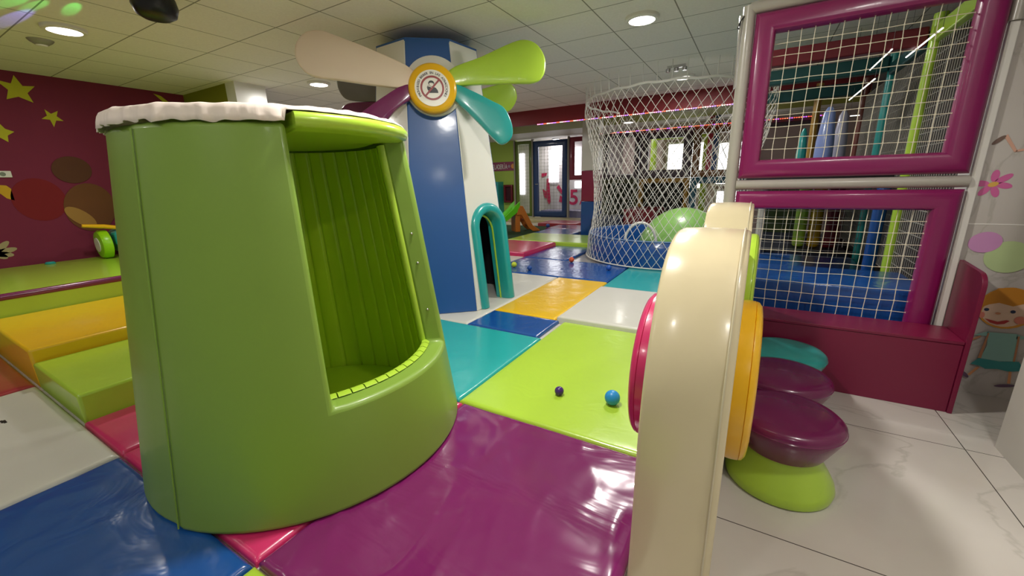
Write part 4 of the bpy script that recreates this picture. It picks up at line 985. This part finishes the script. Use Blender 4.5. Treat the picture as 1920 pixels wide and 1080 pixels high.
# slide
sl = thing('toddler_slide', 'small green and orange plastic slide on the dark turf', 'slide', (-5.9, 10.1, .025))
SG = mat('slide_green', (110, 220, 30), rough=.35); SO = mat('slide_orange', (196, 112, 34), rough=.4)
b = NB(); NSL = 14; rws = []
for k in range(NSL+1):
    t_ = k/NSL; x = -6.0-.95*t_; z = .60*(1-t_)**1.15+.06; y = 9.95-.1*t_; wv = .24
    row = []
    for a, h in ((-1.08, .17), (-1.0, .18), (-.85, .03), (-.4, 0), (.4, 0), (.85, .03), (1.0, .18), (1.08, .17)): row.append(b.verts.new((x, y+a*wv, z+h*(1-.5*t_)*(1.2 if k < 3 else 1))))
    row += [b.verts.new((x, y+a*wv, z-.03)) for a in (1.0, -1.0)]
    rws.append(row)
for r1, r2 in zip(rws, rws[1:]):
    for k in range(10): k2 = (k+1) % 10; b.faces.new((r1[k], r1[k2], r2[k2], r2[k]))
b.faces.new(rws[0]); b.faces.new(rws[-1][::-1]); obj('slide_chute', b, SG, sl, smooth=40)
for yy in (9.72, 10.18):
    b = NB(); prism(b, [Vector((x, yy-.02, z)) for x, z in ((-6.05, .68), (-5.98, .76), (-5.9, .74), (-5.62, .2), (-5.42, .07), (-5.4, .03), (-5.62, .03), (-5.75, .14), (-5.95, .5), (-6.1, .5))], (0, .04, 0)); obj('side_rail', b, SO, sl, bevel=.01)
for k in range(3):
    b = NB(); x = -5.92+.13*k+.02; z = .52-.17*k; box(b, x-.06, x+.05, 9.74, 10.16, z-.02, z+.015); obj('ladder_step', b, SO, sl, bevel=.008)
b = NB(); box(b, -6.75, -6.45, 9.78, 10.12, .026, .1); box(b, -6.12, -5.98, 9.74, 10.16, .026, .5); obj('support_leg', b, SO, sl, bevel=.01)
sl.rotation_euler = (0, 0, R_(48)); sl.location = (-5.85, 10.3, .025)

# ------------------------------------------------------------------ drawings on the mural wall (right)
YM = 3.52
ml = [0]
def paint(polys, rgb, name, lab, cat='wall drawing', group=None, parent=None):
    b = NB(); ml[0] += 1
    for pts in polys: prism(b, [Vector((x, YM-.0006*ml[0]-.001, z)) for x, z in pts], (0, .0006, 0))
    o_ = obj(name, b, mat('paint_%d_%d_%d' % rgb, rgb, rough=.5, var=.12), parent, smooth=0)
    if parent is None: tag(o_, lab, cat, group)
    return o_
def el(cx, cz, a, b_, rot=0, n=24): return ell(cx, cz, a, b_, rot, n)
fcx, fcz = 1.19, 1.318
fl_ = tag(thing('painted_flower', 'pink flower with a yellow centre painted on the marble mural wall', 'wall drawing', (fcx, YM, fcz)), 'pink flower with a yellow centre painted on the marble mural wall', 'wall drawing')
paint([el(fcx+.048*cos(a), fcz+.046*sin(a), .034 if k != 1 else .042, .017, a) for k, a in enumerate([R_(88), R_(38), R_(-12), R_(-70), R_(-125), R_(175)])], (222, 110, 170), 'petals', '', parent=fl_)
paint([el(fcx+.002, fcz-.002, .022, .014, .3)], (232, 184, 90), 'flower_centre', '', parent=fl_)
dl = thing('painted_limb', 'thin painted leg with a brown boot at the right edge of the mural wall', 'wall drawing', (1.2, YM, 1.5))
paint([[(1.196, 1.592), (1.186, 1.577), (1.240, 1.492), (1.252, 1.497)], [(1.242, 1.492), (1.25, 1.505), (1.33, 1.52), (1.33, 1.506)]], (226, 176, 154), 'leg_stroke', '', parent=dl)
paint([el(1.167, 1.562, .033, .011, .78)], (122, 98, 88), 'boot_stroke', '', parent=dl)
tl = thing('painted_balloons', 'lilac and pale green watercolour blobs painted above the drawn girl', 'wall drawing', (1.28, YM, .9))
paint([el(1.332, .895, .10, .095, .2)], (196, 216, 158), 'green_blob', '', parent=tl)
paint([el(1.222, .978, .072, .062, .3)], (214, 152, 204), 'lilac_blob', '', parent=tl)
gd = thing('painted_girl', 'childlike painted girl with orange hair and a teal dress on the mural wall', 'wall drawing', (1.38, YM, .1))
paint([el(1.39, .585, .125, .13, 0)], (226, 158, 58), 'hair_back', '', parent=gd)
paint([el(1.385, .555, .098, .088, 0)], (240, 206, 180), 'face', '', parent=gd)
paint([[(1.285, .58), (1.29, .65), (1.33, .705), (1.40, .715), (1.47, .69), (1.50, .61), (1.46, .625), (1.41, .60), (1.35, .615), (1.31, .60)]], (214, 142, 44), 'fringe', '', parent=gd)
for q in (1.306, 1.416): paint([el(q, .567, .011, .010)], (52, 62, 92), 'eye', '', parent=gd)
paint([el(1.357, .549, .012, .007)], (218, 150, 110), 'nose', '', parent=gd)
paint([[(1.308, .510), (1.335, .487), (1.366, .479), (1.395, .487), (1.414, .509), (1.40, .512), (1.366, .497), (1.33, .505)]], (190, 60, 60), 'mouth', '', parent=gd)
for q in ((1.455, .519, .026, .024), (1.292, .53, .012, .02)): paint([el(*q)], (232, 140, 120), 'cheek', '', parent=gd)
paint([[(1.335, .425), (1.46, .432), (1.478, .33), (1.49, .245), (1.335, .238), (1.35, .34)], [(1.28, .395), (1.34, .432), (1.34, .40)], [(1.46, .43), (1.53, .41), (1.46, .40)]], (150, 196, 186), 'dress', '', parent=gd)
for q in ([(1.338, .42), (1.345, .42), (1.34, .25), (1.325, .25)], [(1.464, .42), (1.472, .42), (1.485, .25), (1.475, .25)], [(1.262, .36), (1.31, .40), (1.315, .39), (1.27, .35)]): paint([q], (198, 140, 100), 'arm_stroke', '', parent=gd)
paint([[(1.33, .25), (1.30, .205), (1.34, .20), (1.37, .185), (1.42, .195), (1.47, .188), (1.53, .205), (1.50, .26), (1.42, .245)]], (60, 150, 150), 'skirt_hem', '', parent=gd)
for q in ([(1.33, .19), (1.345, .19), (1.312, .125), (1.30, .13)], [(1.47, .19), (1.482, .19), (1.492, .11), (1.478, .11)]): paint([q], (226, 160, 110), 'leg', '', parent=gd)
for q in ((1.287, .13, .028, .011, -.8), (1.47, .092, .045, .010, .25)): paint([el(*q)], (112, 84, 110), 'shoe', '', parent=gd)
